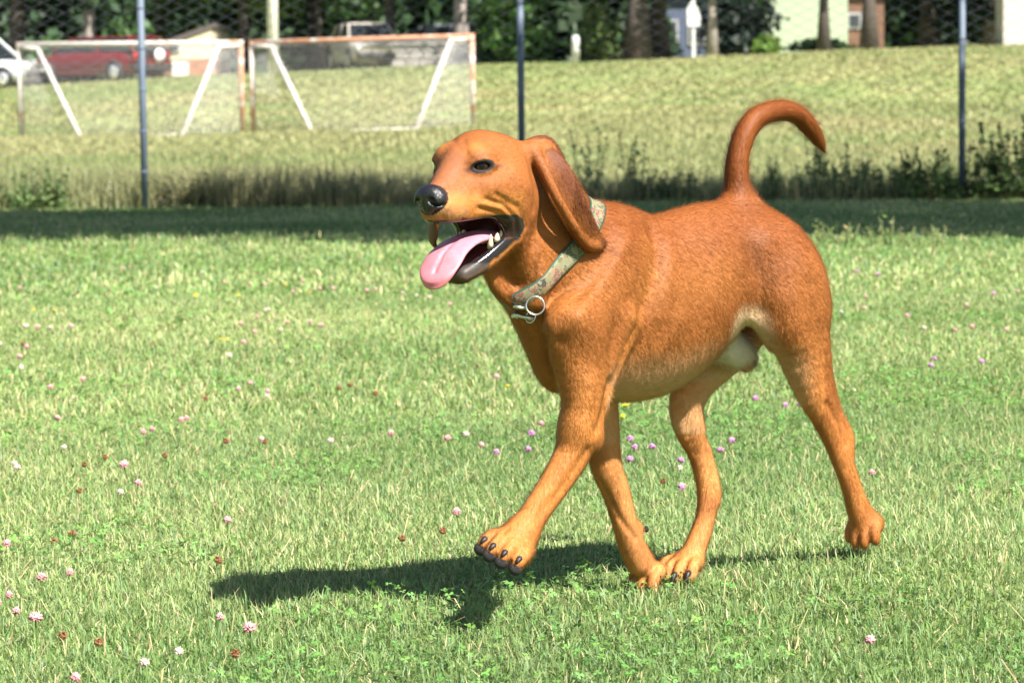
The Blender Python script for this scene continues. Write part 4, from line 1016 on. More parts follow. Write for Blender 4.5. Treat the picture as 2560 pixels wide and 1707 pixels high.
def goal(lp, rp, lf, rf, tops, label, rusts):
    """posts left/right (base pixels), back feet, top pixels"""
    A0 = at(*lp, GY); B0 = at(*rp, GY); 
    zA, zB = gz(A0[0], GY), gz(B0[0], GY); tA = at(*tops[0], GY)[2]; tB = at(*tops[1], GY)[2]
    root = empty('soccer_goal', (0.5 * (A0[0] + B0[0]), GY, 0)); tag(root, label, 'soccer goal', 'old soccer goals beyond the fence'); cx = root.location.x
    a, bb = A0[0] - cx, B0[0] - cx
    fa = (wmesh(lf[0], GY - 1.7) - cx, -1.7); fb = (wmesh(rf[0], GY - 1.7) - cx, -1.7)
    zfa, zfb = gz(fa[0] + cx, GY - 1.7), gz(fb[0] + cx, GY - 1.7)
    def pipe(name, pts, r, rust):
        m = MB(); m.tube(pts, r, 12); o = m.build(name, m_gp, root, True); o['rust'] = rust; return o
    pipe('post', [(a, 0, zA - .05), (a, 0, tA)], .056, rusts[0]); pipe('post', [(bb, 0, zB - .05), (bb, 0, tB)], .056, rusts[1])
    pipe('crossbar', [(a - .06, 0, tA), (bb + .06, 0, tB)], .052, rusts[2])
    s1 = .42
    pipe('brace', [(a, -.02, tA - .06), (a + s1, -.35, tA - .10)], .045, -.1); pipe('brace', [(bb, -.02, tB - .06), (bb - s1, -.35, tB - .10)], .045, -.1)
    pipe('back_stay', [(a + s1, -.35, tA - .08), (fa[0], fa[1], zfa)], .05, -.12); pipe('back_stay', [(bb - s1, -.35, tB - .08), (fb[0], fb[1], zfb)], .05, -.12)
    pipe('ground_bar', [(fa[0], fa[1], zfa + .05), (fb[0], fb[1], zfb + .05)], .035, -.1)
    # net: back, roof and sides of knotted cord
    def net(p00, p10, p01, p11, nu, nv, m, r_=.0019):
        p00, p10, p01, p11 = map(np.array, (p00, p10, p01, p11))
        g = lambda u, v: (p00 * (1 - u) + p10 * u) * (1 - v) + (p01 * (1 - u) + p11 * u) * v
        for i in range(nu + 1): m.tube([g(i / nu, 0), g(i / nu, .5) - np.array([0, .04, .05]), g(i / nu, 1)], r_, 3, cap=False)
        for j in range(nv + 1): m.tube([g(0, j / nv), g(.5, j / nv) - np.array([0, 0, .05]), g(1, j / nv)], r_, 3, cap=False)
    m = MB(); net((a + s1, -.35, tA - .1), (bb - s1, -.35, tB - .1), (fa[0], fa[1], zfa + .06), (fb[0], fb[1], zfb + .06), 40, 18, m)
    net((a, 0, tA), (bb, 0, tB), (a + s1, -.35, tA - .1), (bb - s1, -.35, tB - .1), 44, 4, m)
    net((a, 0, tA), (a + s1, -.35, tA - .1), (a, 0, zA + .02), (fa[0], fa[1], zfa + .06), 12, 20, m, .0042)
    net((bb, 0, tB), (bb - s1, -.35, tB - .1), (bb, 0, zB + .02), (fb[0], fb[1], zfb + .06), 12, 20, m, .0042)
    m.build('net', m_net, root)
goal((54, 352), (606, 335), (213, 345), (462, 342), [(48, 112), (606, 107)], 'left soccer goal, white paint with rust on the foot of its post, red car behind', (-.02, .06, -.06))
goal((634, 350), (1183, 322), (790, 340), (1045, 333), [(634, 107), (1185, 90)], 'right soccer goal with an orange rusty crossbar and white back stays', (.03, .02, .12))

# ================================================================== TREES
m_bark = simple('bark', (.085, .068, .058), .95, var=.5, scale=6, bump=1.0, bscale=14)
m_bark_pale = simple('pale_bark', (.30, .26, .23), .9, var=.35, scale=4, bump=.8, bscale=12)
m_leaf = leaf_mat('tree_leaf', .25, .5, .3)
def leaf_cloud(C, R_, n, size, rs, flat=.5, seed_gap=.35):
    """leaf faces through lumpy ellipsoids; C (k,3), R_ (k,3)"""
    C = np.asarray(C, float); R_ = np.asarray(R_, float); k = len(C)
    w_ = R_.prod(1) ** .67; ids = rs.choice(k, n, p=w_ / w_.sum())
    d = rs.normal(size=(n, 3)); d /= np.linalg.norm(d, axis=1)[:, None]; rad = rs.random(n) ** .40
    p = C[ids] + d * rad[:, None] * R_[ids] * rs.uniform(.85, 1.15, (n, 1))
    keep = vnoise(p, 1.0 / max(.6, R_.max() * .35), int(rs.integers(999))) > seed_gap
    p = p[keep]; d = d[keep]; n = len(p)
    nn = d * .6 + rs.normal(size=(n, 3)) * .6 + np.array([0, 0, .5]); nn /= np.linalg.norm(nn, axis=1)[:, None]
    t = np.cross(nn, rs.normal(size=(n, 3))); t /= np.linalg.norm(t, axis=1)[:, None]; b_ = np.cross(nn, t)
    s = size * rs.uniform(.6, 1.4, (n, 1))
    V = np.stack([p - t * s, p + b_ * s * .55, p + t * s, p - b_ * s * .55], 1).reshape(-1, 3)
    return V, np.arange(n * 4).reshape(-1, 4), p
def leaves(name, C, R_, n, size, col, seed, parent=None, var=.45, gap=.35, mat=None):
    rs = np.random.default_rng(seed); V, Fq, p = leaf_cloud(C, R_, n, size, rs, seed_gap=gap)
    cl = vnoise(p, .9, seed + 5); c = np.asarray(col) * (1 - var + 2 * var * (.6 * cl + .4 * rs.random(len(p))))[:, None] * (1 + rs.normal(0, .08, (len(p), 3)))
    me = np_mesh(name, V, Fq); vcol(me, 'col', np.clip(np.repeat(c, 4, 0), 0.004, .9)); return link(name, me, mat or m_leaf, parent)
def trunk_mesh(h, r, rs, lean=.05, limbs=5, h0=.45, spread=1.6, flare=1.5):
    m = MB(); pts = [np.array([0, 0, -.15])]; ra = [r * flare * 1.1]
    for i in range(1, 8):
        t = i / 7; pts.append(np.array([lean * h * t + rs.normal(0, .03 * r * 4), rs.normal(0, .03 * r * 4), h * t])); ra.append(r * (flare if i == 0 else 1 + (flare - 1) * math.exp(-t * 9)) * (1 - .55 * t))
    m.tube(pts, ra, 12)
    for k in range(limbs):
        t = h0 + (1 - h0) * (k + .5) / limbs; i = int(t * 7); b0 = pts[min(i, 6)] * (1 - (t * 7 - i)) + pts[min(i + 1, 7)] * (t * 7 - i); a = k * 2.4 + rs.uniform(-.4, .4)
        d = np.array([math.cos(a), math.sin(a), .55]); q = [b0, b0 + d * spread * .4, b0 + d * spread * .8 + [0, 0, .15], b0 + d * spread * 1.2 + [0, 0, .5]]
        m.tube(q, [r * .42, r * .32, r * .2, r * .06], 7)
    return m
def tree(name, px, Y, r, h, crown_lo, crown_r, n, size, col, seed, label, group='trees behind the sports field', bark=None, lean=.0, gap=.33, x=None, lumps=16, limbs=6, flare=1.5, base=None):
    X = wmesh(px, Y) if x is None else x; z = gz(X, Y) if base is None else base; rs = np.random.default_rng(seed)
    root = empty(name, (X, Y, z)); tag(root, label, 'tree', group)
    trunk_mesh(h * .8, r, rs, lean, limbs, max(.2, crown_lo / (h * .8)), crown_r * .7, flare).build('trunk', bark or m_bark, root, True)
    C, R_ = [], []
    for k in range(lumps):
        t = (k + .5) / lumps; zz = crown_lo + (h - crown_lo) * t; env = crown_r * (math.sin(math.pi * (.18 + .74 * t)) ** .7); a = k * 2.4 + rs.uniform(-.5, .5); rr = env * math.sqrt(rs.uniform(.05, .9)) * .75
        C.append((rr * math.cos(a) + lean * zz, rr * math.sin(a), zz + crown_r * .12)); q = crown_r * rs.uniform(.34, .55); R_.append((q, q, q * .72))
    leaves('crown', C, R_, n, size, col, seed, root, gap=gap)
    return root
DKL = (.035, .075, .028); MDL = (.055, .115, .032); YGL = (.12, .20, .045); SHADEL = (.016, .030, .020)  # last tone puts the deep shade under the trees into the leaf colour
tree('pine_tree', 60, 100, .26, 13, 2.3, 4.2, 4200, .24, SHADEL, 101, 'very dark tree at the far left behind the white car')
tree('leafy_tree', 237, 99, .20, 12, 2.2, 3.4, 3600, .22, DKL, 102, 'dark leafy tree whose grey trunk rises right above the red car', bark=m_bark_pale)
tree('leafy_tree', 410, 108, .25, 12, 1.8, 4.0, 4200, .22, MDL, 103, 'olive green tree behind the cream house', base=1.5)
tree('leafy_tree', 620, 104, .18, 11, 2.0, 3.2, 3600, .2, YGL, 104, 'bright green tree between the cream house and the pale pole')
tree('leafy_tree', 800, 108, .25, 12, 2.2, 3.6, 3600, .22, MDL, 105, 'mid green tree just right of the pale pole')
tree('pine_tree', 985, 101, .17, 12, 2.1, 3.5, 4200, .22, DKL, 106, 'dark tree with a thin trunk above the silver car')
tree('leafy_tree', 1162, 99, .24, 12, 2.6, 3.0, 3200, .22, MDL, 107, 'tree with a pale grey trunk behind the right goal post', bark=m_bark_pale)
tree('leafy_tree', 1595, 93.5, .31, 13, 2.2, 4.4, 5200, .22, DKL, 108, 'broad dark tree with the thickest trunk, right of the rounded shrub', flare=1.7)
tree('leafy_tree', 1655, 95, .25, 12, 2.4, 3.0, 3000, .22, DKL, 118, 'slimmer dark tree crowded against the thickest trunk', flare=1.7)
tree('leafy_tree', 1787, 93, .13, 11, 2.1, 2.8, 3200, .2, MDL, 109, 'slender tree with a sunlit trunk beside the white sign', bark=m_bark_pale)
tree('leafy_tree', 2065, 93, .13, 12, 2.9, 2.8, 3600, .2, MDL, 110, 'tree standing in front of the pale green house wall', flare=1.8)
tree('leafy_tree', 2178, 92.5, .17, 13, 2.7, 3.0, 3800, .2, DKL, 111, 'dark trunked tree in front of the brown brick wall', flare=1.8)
tree('pine_tree', 2330, 112, .3, 13, .5, 3.6, 5200, .22, SHADEL, 112, 'conifer left of the right fence post, its black green leaves holding painted shade')
tree('pine_tree', 2480, 110, .22, 13, .5, 2.6, 3600, .22, SHADEL, 113, 'conifer beside the whitewashed brick wall, its black green leaves holding painted shade', lean=.0)
# wood behind everything
rs = np.random.default_rng(55); C, R_ = [], []
for k in range(140):
    X_ = -75 + 150 * (k + rs.random()) / 140; Y_ = rs.uniform(122, 134)
    for q in range(3): C.append((X_, Y_, gz(X_, Y_) + 1.5 + q * 4.2 + rs.uniform(-1, 1))); R_.append((2.8, 2.2, 2.9))
tag(leaves('woods', C, R_, 170000, .42, (.032, .062, .027), 56, gap=.02), kind='stuff')
# shade trees standing beside the view, they throw the dark strip on the lawn
def shade_tree(x, y, cx, cy, cz, R3, n, seed, label):
    root = empty('shade_tree', (x, y, 0)); tag(root, label, 'tree'); rs = np.random.default_rng(seed)
    m = MB(); m.tube([(0, 0, -.2), (.03, 0, 1.2), (.0, .05, 3), ((cx - x) * .15, (cy - y) * .15, cz - 1.2), ((cx - x) * .5, (cy - y) * .5, cz)], [.34, .25, .22, .18, .06], 14)
    for k in range(9):
        a = k * .7; m.tube([(0, .05, 3 + .15 * k), ((cx - x) * .5 + math.cos(a) * R3[0] * .35, (cy - y) * .5 + math.sin(a) * R3[1] * .4, cz - .6), ((cx - x) + math.cos(a) * R3[0] * .75, (cy - y) + math.sin(a) * R3[1] * .7, cz + .1)], [.10, .07, .02], 7)
    m.build('trunk', m_bark, root, True); C, R_ = [], []
    for k in range(34):
        a = k * 2.4; q = math.sqrt((k + .5) / 34) * .86; C.append((cx - x + math.cos(a) * q * R3[0], cy - y + math.sin(a) * q * R3[1], cz + rs.uniform(-.5, .5) * R3[2])); R_.append((R3[1] * .42, R3[1] * .34, R3[2] * .5))
    leaves('crown', C, R_, n, .10, MDL, seed, root, gap=.12)
shade_tree(6.6, 14.2, 4.9, 16.6, 7.4, (5.6, 3.6, 1.9), 36000, 201, 'spreading shade tree standing right of the view, its crown over the lawn')
shade_tree(-6.4, 15.0, -1.2, 17.2, 7.0, (4.0, 2.0, 1.4), 18000, 202, 'smaller shade tree standing left of the view, its branches over the lawn')
# shrubs
def shrub(px, Y, w, h, n, size, col, seed, label, conical=False, gap=.2, base=None):
    X = wmesh(px, Y); z = gz(X, Y) if base is None else base; root = empty('shrub', (X, Y, z)); tag(root, label, 'shrub', 'shrubs behind the sports field'); rs = np.random.default_rng(seed)
    m = MB()
    for k in range(6): a = k * 1.05; m.tube([(0, 0, -.1), (math.cos(a) * w * .12, math.sin(a) * w * .12, h * .4), (math.cos(a) * w * .25, math.sin(a) * w * .25, h * .75)], [.04, .03, .008], 6)
    tag(m.build('stems', m_bark, root, True), kind='stuff'); C, R_ = [], []
    for k in range(18):
        t = (k + .5) / 18; env = w / 2 * ((1 - t * .62) if conical else math.sin(math.pi * (.25 + .68 * t)) ** .6); a = k * 2.4; rr = env * .6 * rs.random() ** .5
        C.append((rr * math.cos(a), rr * math.sin(a), h * (.08 + .84 * t))); q = max(.18 * w, env * .55); R_.append((q, q, h * .16))
    leaves('foliage', C, R_, n, size, col, seed, root, gap=gap)
shrub(1310, 95, 2.5, 2.9, 2600, .14, (.085, .17, .045), 301, 'tall light green shrub between the fence post and the white bollard')
shrub(1240, 97, 1.6, 2.2, 1500, .14, (.06, .12, .035), 309, 'dark green shrub right of the right goal, under the grey trunk')
shrub(1505, 93.5, 1.75, 1.95, 2600, .11, (.10, .15, .045), 302, 'rounded olive shrub between the white bollard and the thick trunk', True)
shrub(1925, 92.8, 1.1, .62, 900, .09, (.16, .27, .05), 303, 'low bright yellow green shrub at the foot of the pale green wall')
shrub(150, 97, 3.4, 1.5, 1700, .14, (.06, .14, .035), 304, 'leafy green bush behind the gap between the two cars')
shrub(345, 99, 3.0, 2.0, 1700, .14, (.06, .13, .035), 305, 'leafy green bush behind the rear of the red car')
shrub(2060, 96, 2.6, .45, 900, .09, (.08, .16, .04), 306, 'low green ground shrub along the pale green wall')
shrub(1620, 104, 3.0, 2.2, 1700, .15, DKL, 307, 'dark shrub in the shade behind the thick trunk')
shrub(1850, 102, 3.4, 2.6, 2400, .15, SHADEL, 308, 'blackish shrub in deep shade left of the pale green wall')

# weeds at the fence
def weed(px, Y, h, w, n, size, col, seed, label, group='weeds along the fence'):
    X = wmesh(px, Y); root = empty('weed', (X, Y, gz(X, Y))); tag(root, label, 'weed', group); rs = np.random.default_rng(seed); m = MB(); C, R_ = [], []
    ns = max(5, int(w * 30)); n = int(n * 1.0)
    for k in range(ns):
        x0, y0 = rs.uniform(-w / 2, w / 2), rs.uniform(-.12, .12); hh = h * rs.uniform(.5, 1.0); lx = rs.normal(0, .08)
        m.tube([(x0, y0, -.02), (x0 + lx * .5, y0, hh * .5), (x0 + lx, y0, hh)], [.006, .005, .002], 5)
        for t in (.25, .5, .72, .92): C.append((x0 + lx * t, y0, hh * t)); R_.append((.07 * (1.25 - t), .07 * (1.25 - t), .07))
    tag(m.build('stems', m_weed, root, True), kind='stuff'); leaves('foliage', C, R_, n, size, col, seed, root, gap=.05)
m_weed = simple('weed_stem', (.13, .16, .06), .8, var=.3)
WD = (.13, .20, .07); WB = (.14, .14, .065)
for i, a in enumerate([
    (50, 24.0, .36, .75, 1500, 0.0186, WD, 401, 'bushy dark green weed clump in the left corner by the fence'),
    (455, 24.2, .30, .55, 900, 0.0174, WB, 402, 'brownish weed clump just right of the left fence post'),
    (590, 24.3, .24, .55, 800, 0.0174, WB, 403, 'low brown weed clump between left post and the middle of the fence'),
    (720, 24.3, .18, .45, 500, 0.0161, WD, 404, 'low sparse weed below the right soccer goal'),
    (860, 24.3, .20, .40, 500, 0.0161, WD, 405, 'short thin weed left of the dog head by the fence'),
    (1480, 24.4, .62, .12, 260, 0.0186, WD, 406, 'tall single stalk weed behind the dog neck'),
    (1590, 24.4, .60, .14, 260, 0.0186, WD, 407, 'tall thin weed over the dog withers'),
    (1660, 24.2, .28, .60, 900, 0.0174, WD, 408, 'dark weed clump above the dog back, left of the tail'),
    (1950, 24.3, .40, .35, 500, 0.0186, WD, 409, 'spindly weed seen through the curl of the tail'),
    (2090, 24.3, .52, .50, 900, 0.0198, WD, 410, 'tall leafy weed just right of the tail tip'),
    (2225, 24.3, .34, .50, 900, 0.0198, WD, 411, 'dark bushy weed between tail and right fence post'),
    (2340, 24.0, .46, .45, 1100, 0.0211, WD, 412, 'dense dark weed clump at the foot of the right fence post'),
    (2480, 23.9, .62, .55, 1700, 0.0223, WD, 413, 'tallest weed clump in the right corner by the fence'),
    (2600, 23.8, .75, .5, 1500, 0.0223, WD, 414, 'tall weed clump cut by the right edge of the view')]): weed(*a)
for i, (px, h, lb) in enumerate([(2058, .13, 'small pale weed at the edge of the tree shadow, nearest the rump'), (2120, .14, 'small yellowish weed at the shadow edge, second from the rump'), (2205, .19, 'upright yellow green weed, tallest at the shadow edge'), (2300, .12, 'small straw coloured weed at the shadow edge'), (2360, .13, 'little weed with dry heads at the shadow edge, farthest right')]):
    weed(px, 17.0 - .1 * i, h, .10, 50, .013, (.20, .24, .08), 450 + i, lb, 'small weeds at the edge of the shadow')
# ================================================================== STREET SIDE: road, cars, houses, poles
m_road = simple('road_surface', (.42, .33, .28), .95, var=.2, scale=3, bump=.3)
xs = np.linspace(-26, -7.6, 24); V = []; 
for x in xs:
    for y in (93.2, 97.4): V.append((x, y, gz(x, y) + .012))
tag(link('driveway', np_mesh('driveway', np.array(V), np.array([[2 * i, 2 * i + 2, 2 * i + 3, 2 * i + 1] for i in range(23)])), m_road, None, True), kind='structure')
m_tyre = simple('tyre_rubber', (.015, .015, .016), .85, var=.2); m_rim = simple('alloy_rim', (.62, .62, .64), .3, .8, var=.1, scale=20)
m_glass = simple('car_glass', (.02, .025, .03), .08, 0, var=.1, spec=.6); m_trim = simple('black_trim', (.02, .02, .022), .6, var=.2); m_lamp = simple('headlight_glass', (.75, .76, .78), .1, var=.05); m_tail = simple('tail_light', (.35, .015, .015), .2, var=.1)
def paint(name, c): return simple(name, c, .3, .0, var=.06, scale=2, spec=.4, coat=.3)
def car(X, Y, rz, m_paint, label, L_=4.3, W_=1.8, H_=1.5, hood=1.15, boot=.5, name='parked_car'):
    """x forward; body lofted from cross sections, wheels, glass, lamps"""
    z = gz(X, Y) + .0; root = empty(name, (X, Y, z), rz); tag(root, label, 'car', 'cars parked beyond the field')
    sec = []   # x, half width at sill, half width at belt, sill z, belt z
    for t in np.linspace(0, 1, 15):
        x = -L_ / 2 + L_ * t; e = min(1, .80 + .2 * math.sin(math.pi * min(1, t * 5 / 2)) if t < .2 else 1, .80 + .2 * math.sin(math.pi * min(1, (1 - t) * 5 / 2)) if t > .8 else 1)
        belt = .93 if t < .62 else .93 - .20 * ((t - .62) / .38) ** 1.6; belt -= .10 * (1 - min(1, t / .05)) ; sill = .24 + .10 * max(0, (t - .9) / .1) + .14 * max(0, (.08 - t) / .08)
        sec.append((x, W_ / 2 * e, sill, belt))
    m = MB(); prof = []
    for x, hw, s, bz in sec:
        prof.append([(x, -hw * .90, s), (x, -hw, s + .12), (x, -hw, (s + bz) / 2), (x, -hw * .96, bz - .05), (x, -hw * .86, bz), (x, 0, bz + .03), (x, hw * .86, bz), (x, hw * .96, bz - .05), (x, hw, (s + bz) / 2), (x, hw, s + .12), (x, hw * .90, s)])
    k = 11; vs = [p for q in prof for p in q]; fs = [(i * k + j, i * k + j + 1, (i + 1) * k + j + 1, (i + 1) * k + j) for i in range(14) for j in range(k - 1)] + [(i * k + k - 1, i * k, (i + 1) * k, (i + 1) * k + k - 1) for i in range(14)]
    fs += [tuple(range(k)), tuple(14 * k + j for j in range(k - 1, -1, -1))]; m.add(vs, [tuple(reversed(f)) for f in fs]); body = m.build('body', m_paint, root, True)
    x0, x1 = -L_ / 2 + boot * .35, L_ / 2 - hood; r0, r1 = -L_ / 2 + boot + .25, L_ / 2 - hood - .75; hb, hr = W_ / 2 * .88, W_ / 2 * .72
    m = MB(); vs = [(x0, -hb, .90), (x1, -hb, .88), (r1, -hr, H_ - .04), (r0, -hr, H_ - .04), (x0, hb, .90), (x1, hb, .88), (r1, hr, H_ - .04), (r0, hr, H_ - .04)]
    m.add(vs, [(0, 1, 2, 3), (7, 6, 5, 4), (1, 5, 6, 2), (4, 0, 3, 7)]); m.build('window', m_glass, root)
    m = MB(); xm = (r0 + r1) / 2
    m.add([(r0 - .05, -hr - .02, H_ - .06), (r1 + .05, -hr - .02, H_ - .06), (r1 + .05, hr + .02, H_ - .06), (r0 - .05, hr + .02, H_ - .06), (r0 + .05, -hr * .85, H_), (r1 - .05, -hr * .85, H_), (r1 - .05, hr * .85, H_), (r0 + .05, hr * .85, H_)], [(0, 1, 5, 4), (1, 2, 6, 5), (2, 3, 7, 6), (3, 0, 4, 7), (4, 5, 6, 7), (3, 2, 1, 0)])
    for s in (-1, 1):
        for (xa, xb) in ((x0, r0), (x1, r1), (xm, xm - .05)): m.tube([(xa, s * hb, .90), (xb, s * hr, H_ - .03)], .045, 6)
    m.build('roof', m_paint, root, False, .02)
    for sx in (-L_ / 2 + .82, L_ / 2 - .85):
        for s in (-1, 1):
            m = MB(); y0 = s * (W_ / 2 - .17); m.tube([(sx, y0 - s * .02, .32), (sx, y0 + s * .05, .32), (sx, y0 + s * .16, .32), (sx, y0 + s * .175, .32)], [.29, .32, .32, .26], 24); w_ = m.build('wheel', m_tyre, root, True)
            m = MB(); m.tube([(sx, y0 + s * .165, .32), (sx, y0 + s * .185, .32)], [.215, .20], 20); 
            for q in range(5): a = q * 1.257; m.tube([(sx + math.cos(a) * .04, y0 + s * .19, .32 + math.sin(a) * .04), (sx + math.cos(a) * .19, y0 + s * .188, .32 + math.sin(a) * .19)], .025, 6)
            m.build('rim', m_rim, w_, True)
            m = MB(); m.tube([(sx, y0 + s * .10, .32), (sx, y0 + s * .172, .32)], .375, 24); m.build('wheel_arch', m_trim, root, True)
    for s in (-1, 1):
        m = MB(); m.box((L_ / 2 - .10, s * W_ * .33, .68), (.16, .36, .15)); m.build('headlight', m_lamp, root, True, .04)
        m = MB(); m.box((-L_ / 2 + .10, s * W_ * .36, .78), (.14, .26, .26)); m.build('tail_light', m_tail, root, True, .03)
    m = MB(); m.box((-L_ / 2 + .04, 0, .44), (.16, W_ * .86, .22)); m.build('bumper', m_trim, root, True, .05); m = MB(); m.box((L_ / 2 - .05, 0, .44), (.16, W_ * .84, .22)); m.build('bumper', m_trim, root, True, .05)
    return root
rc = car(wmesh(262, 94), 94.3, math.radians(180 - 38), paint('dark_red_paint', (.15, .004, .008)), 'dark red car parked with its rear to the right, behind the left goal', 4.6, 1.85, 1.42, .95, .15)
m = MB(); m.tube([(-2.36, -.25, .82), (-2.30, -.25, .82)], .21, 20); m.build('spare_plate', simple('white_plate', (.8, .8, .82), .35, var=.05), rc, True)
car(wmesh(-40, 94.5), 94.5, math.radians(-20), paint('white_paint', (.62, .64, .65)), 'white car cut off by the left edge of the view', 4.4, 1.85, 1.62, 1.1, .3)
car(wmesh(925, 100), 100, math.radians(-75), paint('beige_silver_paint', (.46, .42, .38)), 'beige silver car parked under the trees behind the right goal', 4.4, 1.8, 1.55, 1.1, .5)
car(wmesh(1105, 104), 104, math.radians(170), paint('grey_paint', (.26, .27, .29)), 'grey car half hidden behind the right goal post', 4.4, 1.8, 1.45, 1.1, .5)

# ---- houses
m_cream = simple('cream_siding', (.60, .53, .39), .8, var=.05, scale=3); m_mint = simple('pale_green_siding', (.37, .44, .32), .8, var=.05, scale=3); m_white = simple('white_trim', (.60, .60, .60), .6, var=.05)
m_sash = simple('sash_paint', (.35, .35, .36), .6, var=.1); m_roof = simple('roof_shingle', (.11, .09, .085), .9, var=.3, scale=10, bump=.5); m_pane = simple('window_glass', (.05, .06, .07), .1, var=.1)
def brick(name, c1, c2, mort, sc=4.0):
    m, N, L, b = mat_new(name); tc = N.new('ShaderNodeTexCoord'); mp = N.new('ShaderNodeMapping'); mp.inputs['Rotation'].default_value = (math.pi / 2, 0, 0)
    br = N.new('ShaderNodeTexBrick'); br.inputs['Scale'].default_value = sc; br.inputs['Color1'].default_value = (*c1, 1); br.inputs['Color2'].default_value = (*c2, 1); br.inputs['Mortar'].default_value = (*mort, 1); br.inputs['Mortar Size'].default_value = .02
    L.new(tc.outputs['Object'], mp.inputs[0]); L.new(mp.outputs[0], br.inputs['Vector']); L.new(br.outputs['Color'], b.inputs['Base Color']); b.inputs['Roughness'].default_value = .9
    bp = N.new('ShaderNodeBump'); bp.inputs['Strength'].default_value = .6; L.new(br.outputs['Fac'], bp.inputs['Height']); bp.invert = True; L.new(bp.outputs[0], b.inputs['Normal']); return m
m_brick = brick('red_brick', (.36, .15, .09), (.30, .12, .08), (.4, .35, .3)); m_obrick = brick('brown_brick', (.20, .09, .05), (.14, .07, .045), (.18, .15, .13)); m_wbrick = brick('whitewashed_brick', (.52, .47, .45), (.46, .42, .40), (.5, .47, .45))
def window(root, x, y, z, w, h):
    m = MB(); m.box((x, y - .03, z), (w + .16, .07, h + .16)); f = m.build('window', m_sash, root, False, .01); m = MB(); m.box((x, y - .072, z), (w, .03, h)); m.box((x, y - .09, z), (.05, .04, h)); m.build('pane', m_pane, f)
def house(name, xl, xr, Y, dep, hl, hr, m_wall, label, skirt=None, skirt_h=1.1, roof_over=.4, base=None):
    X = .5 * (xl + xr); z = min(gz(xl, Y), gz(xr, Y)) if base is None else base; root = empty(name, (X, Y, z)); tag(root, label, 'house', 'houses behind the trees'); w_ = (xr - xl) / 2
    z0 = skirt_h if skirt else -.3
    m = MB(); m.add([(-w_, 0, z0), (w_, 0, z0), (w_, dep, z0), (-w_, dep, z0), (-w_, 0, hl), (w_, 0, hr), (w_, dep, hr), (-w_, dep, hl)], [(3, 2, 1, 0), (0, 1, 5, 4), (1, 2, 6, 5), (2, 3, 7, 6), (3, 0, 4, 7), (4, 5, 6, 7)]); m.build('wall', m_wall, root)
    if skirt: m = MB(); m.box((0, dep / 2, z0 / 2 - .15), (2 * w_ + .06, dep + .06, z0 + .3 - .004)); m.build('brick_base', skirt, root)
    sl = (hr - hl) / (2 * w_); o = roof_over
    m = MB(); m.add([(-w_ - o, -o, hl - sl * o + .01), (w_ + o, -o, hr + sl * o + .01), (w_ + o, dep + o, hr + sl * o + .01), (-w_ - o, dep + o, hl - sl * o + .01), (-w_ - o, -o, hl - sl * o + .16), (w_ + o, -o, hr + sl * o + .16), (w_ + o, dep + o, hr + sl * o + .16), (-w_ - o, dep + o, hl - sl * o + .16)], [(3, 2, 1, 0), (0, 1, 5, 4), (1, 2, 6, 5), (2, 3, 7, 6), (3, 0, 4, 7), (4, 5, 6, 7)]); m.build('roof', m_roof, root)
    return root
HY = 101.0
def zpix(py, px, Y): return at(px, py, Y)[2]
b0 = gz(wmesh(490, HY), HY)
hc = house('cream_house', wmesh(395, HY), wmesh(543, HY), HY, 6, zpix(125, 400, HY) - b0, zpix(72, 543, HY) - b0, m_cream, 'cream house end wall with a brick base, right of the red car', m_brick, zpix(148, 500, HY) - b0, .08, b0)
m = MB(); m.box((wmesh(463, HY) - hc.location.x, -.05, .28), (.55, .08, .52)); f = m.build('door', m_white, hc, False, .01)
window(hc, wmesh(447, HY) - hc.location.x, 0, zpix(121, 447, HY) - b0, .30, .16)
b0 = gz(wmesh(2020, 104), 104)
hm = house('pale_green_house', wmesh(1915, 104), wmesh(2125, 104), 104, 7, 2.0, 3.3, m_mint, 'pale mint green house wall behind two tree trunks', None, 0, .1, b0)
hb_ = house('brown_brick_house', wmesh(2127, 104.4), wmesh(2215, 104.4), 104.4, 5, 2.1, 2.1, m_obrick, 'small brown brick wall with a dark window between tree trunks', None, 0, .3, b0)
window(hb_, -.42, 0, 1.1, .35, .4)
b0 = gz(wmesh(2600, 96), 96)
house('whitewashed_brick_house', wmesh(2512, 96), wmesh(2800, 96), 96, 1.6, 4.4, 4.4, m_wbrick, 'whitewashed brick building at the right edge of the view', None, 0, .02, b0)
b0 = gz(wmesh(1700, 112), 112)
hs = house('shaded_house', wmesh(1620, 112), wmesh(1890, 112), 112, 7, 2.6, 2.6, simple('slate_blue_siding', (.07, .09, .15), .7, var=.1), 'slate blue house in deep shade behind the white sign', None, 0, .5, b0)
for k in range(3): window(hs, -1.1 + k * 1.0, 0, 1.0, .5, .8)
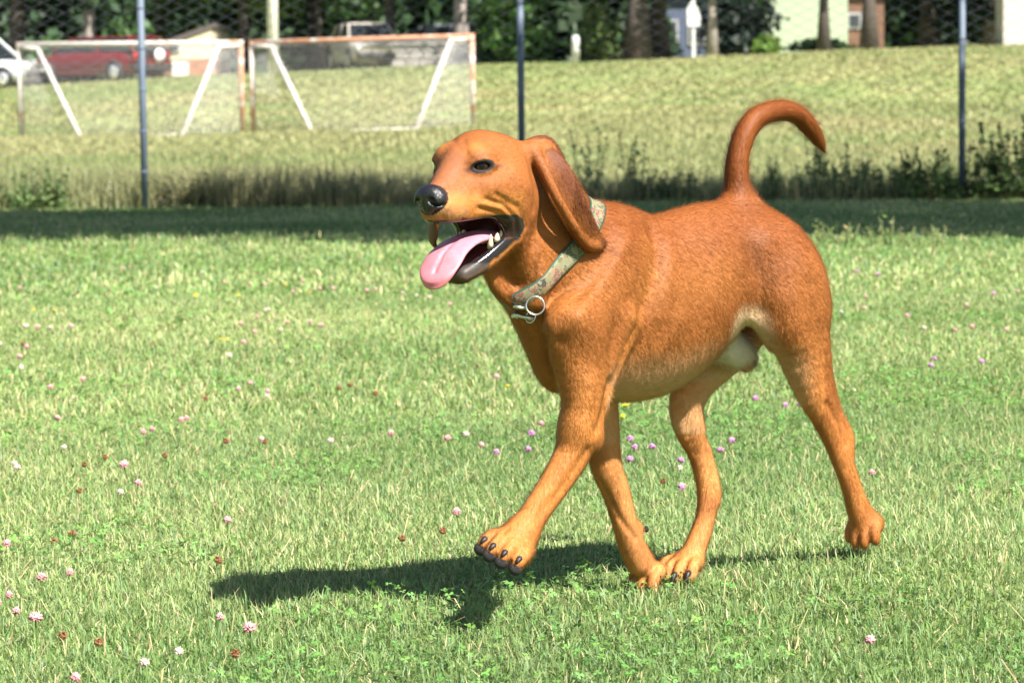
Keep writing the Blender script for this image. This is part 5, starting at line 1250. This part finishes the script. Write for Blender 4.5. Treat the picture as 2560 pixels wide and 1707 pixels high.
# ---- low stone wall, pole, sign, bollard
m_stone = simple('grey_stone', (.28, .26, .25), .95, var=.35, scale=3, bump=1.0, bscale=7)
X0 = wmesh(1110, 97.5); sw = empty('stone_wall', (X0, 97.5, gz(X0, 97.5))); tag(sw, 'low grey stone wall below the grey trunk, behind the right goal', 'wall'); m = MB()
for r_ in range(3):
    for k in range(7): m.box((-1.35 + k * .45 + (r_ % 2) * .12, 0, .12 + r_ * .23), (.43, .4 - .03 * r_, .215))
m.build('stones', m_stone, sw, False, .04); m = MB(); m.box((.03, 0, .74), (3.3, .5, .09)); m.build('coping', m_stone, sw, False, .02)
m_pole = simple('pale_weathered_wood', (.80, .76, .72), .85, var=.2, scale=5, bump=.4, bscale=20)
X0 = wmesh(694, 89.5); up = empty('utility_pole', (X0, 89.5, gz(X0, 89.5))); tag(up, 'pale weathered utility pole rising behind the corner of the right goal', 'utility pole')
m = MB(); m.tube([(0, 0, -.3), (.02, 0, 4), (0, 0, 9.5)], [.165, .15, .12], 16); m.build('pole', m_pole, up, True); m = MB(); m.box((0, -.02, 8.9), (2.2, .12, .14)); m.build('crossarm', m_pole, up)
for s in (-.9, -.4, .4, .9): m = MB(); m.tube([(s, -.02, 8.97), (s, -.02, 9.03), (s, -.02, 9.12)], [.03, .05, .03], 8); m.build('insulator', m_white, up, True)
X0 = wmesh(1741, 91.5); sg = empty('sign_post', (X0, 91.5, gz(X0, 91.5))); tag(sg, 'white sign board on a pale post beside the slender sunlit trunk', 'sign')
m = MB(); m.box((0, .03, .85), (.10, .10, 1.9)); m.build('post', m_white, sg, False, .01)
m = MB(); m.add([(x, y, z_) for y in (-.05, -.02) for x, z_ in ((-.19, .98), (.19, .98), (.21, 1.25), (.13, 1.55), (-.08, 1.72), (-.20, 1.50))], [(0, 1, 2, 3, 4, 5), (11, 10, 9, 8, 7, 6)] + [(i, 6 + i, 6 + (i + 1) % 6, (i + 1) % 6) for i in range(6)]); m.build('board', m_white, sg)
X0 = wmesh(1447, 91.8); bo = MB(); bo.tube([(0, 0, -.05), (0, 0, .70), (0, 0, .80), (0, 0, .84)], [.125, .125, .11, .04], 18); o = bo.build('bollard', m_white, None, True); o.location = (X0, 91.8, gz(X0, 91.8)); tag(o, 'short white bollard standing alone before the shrubs', 'bollard')
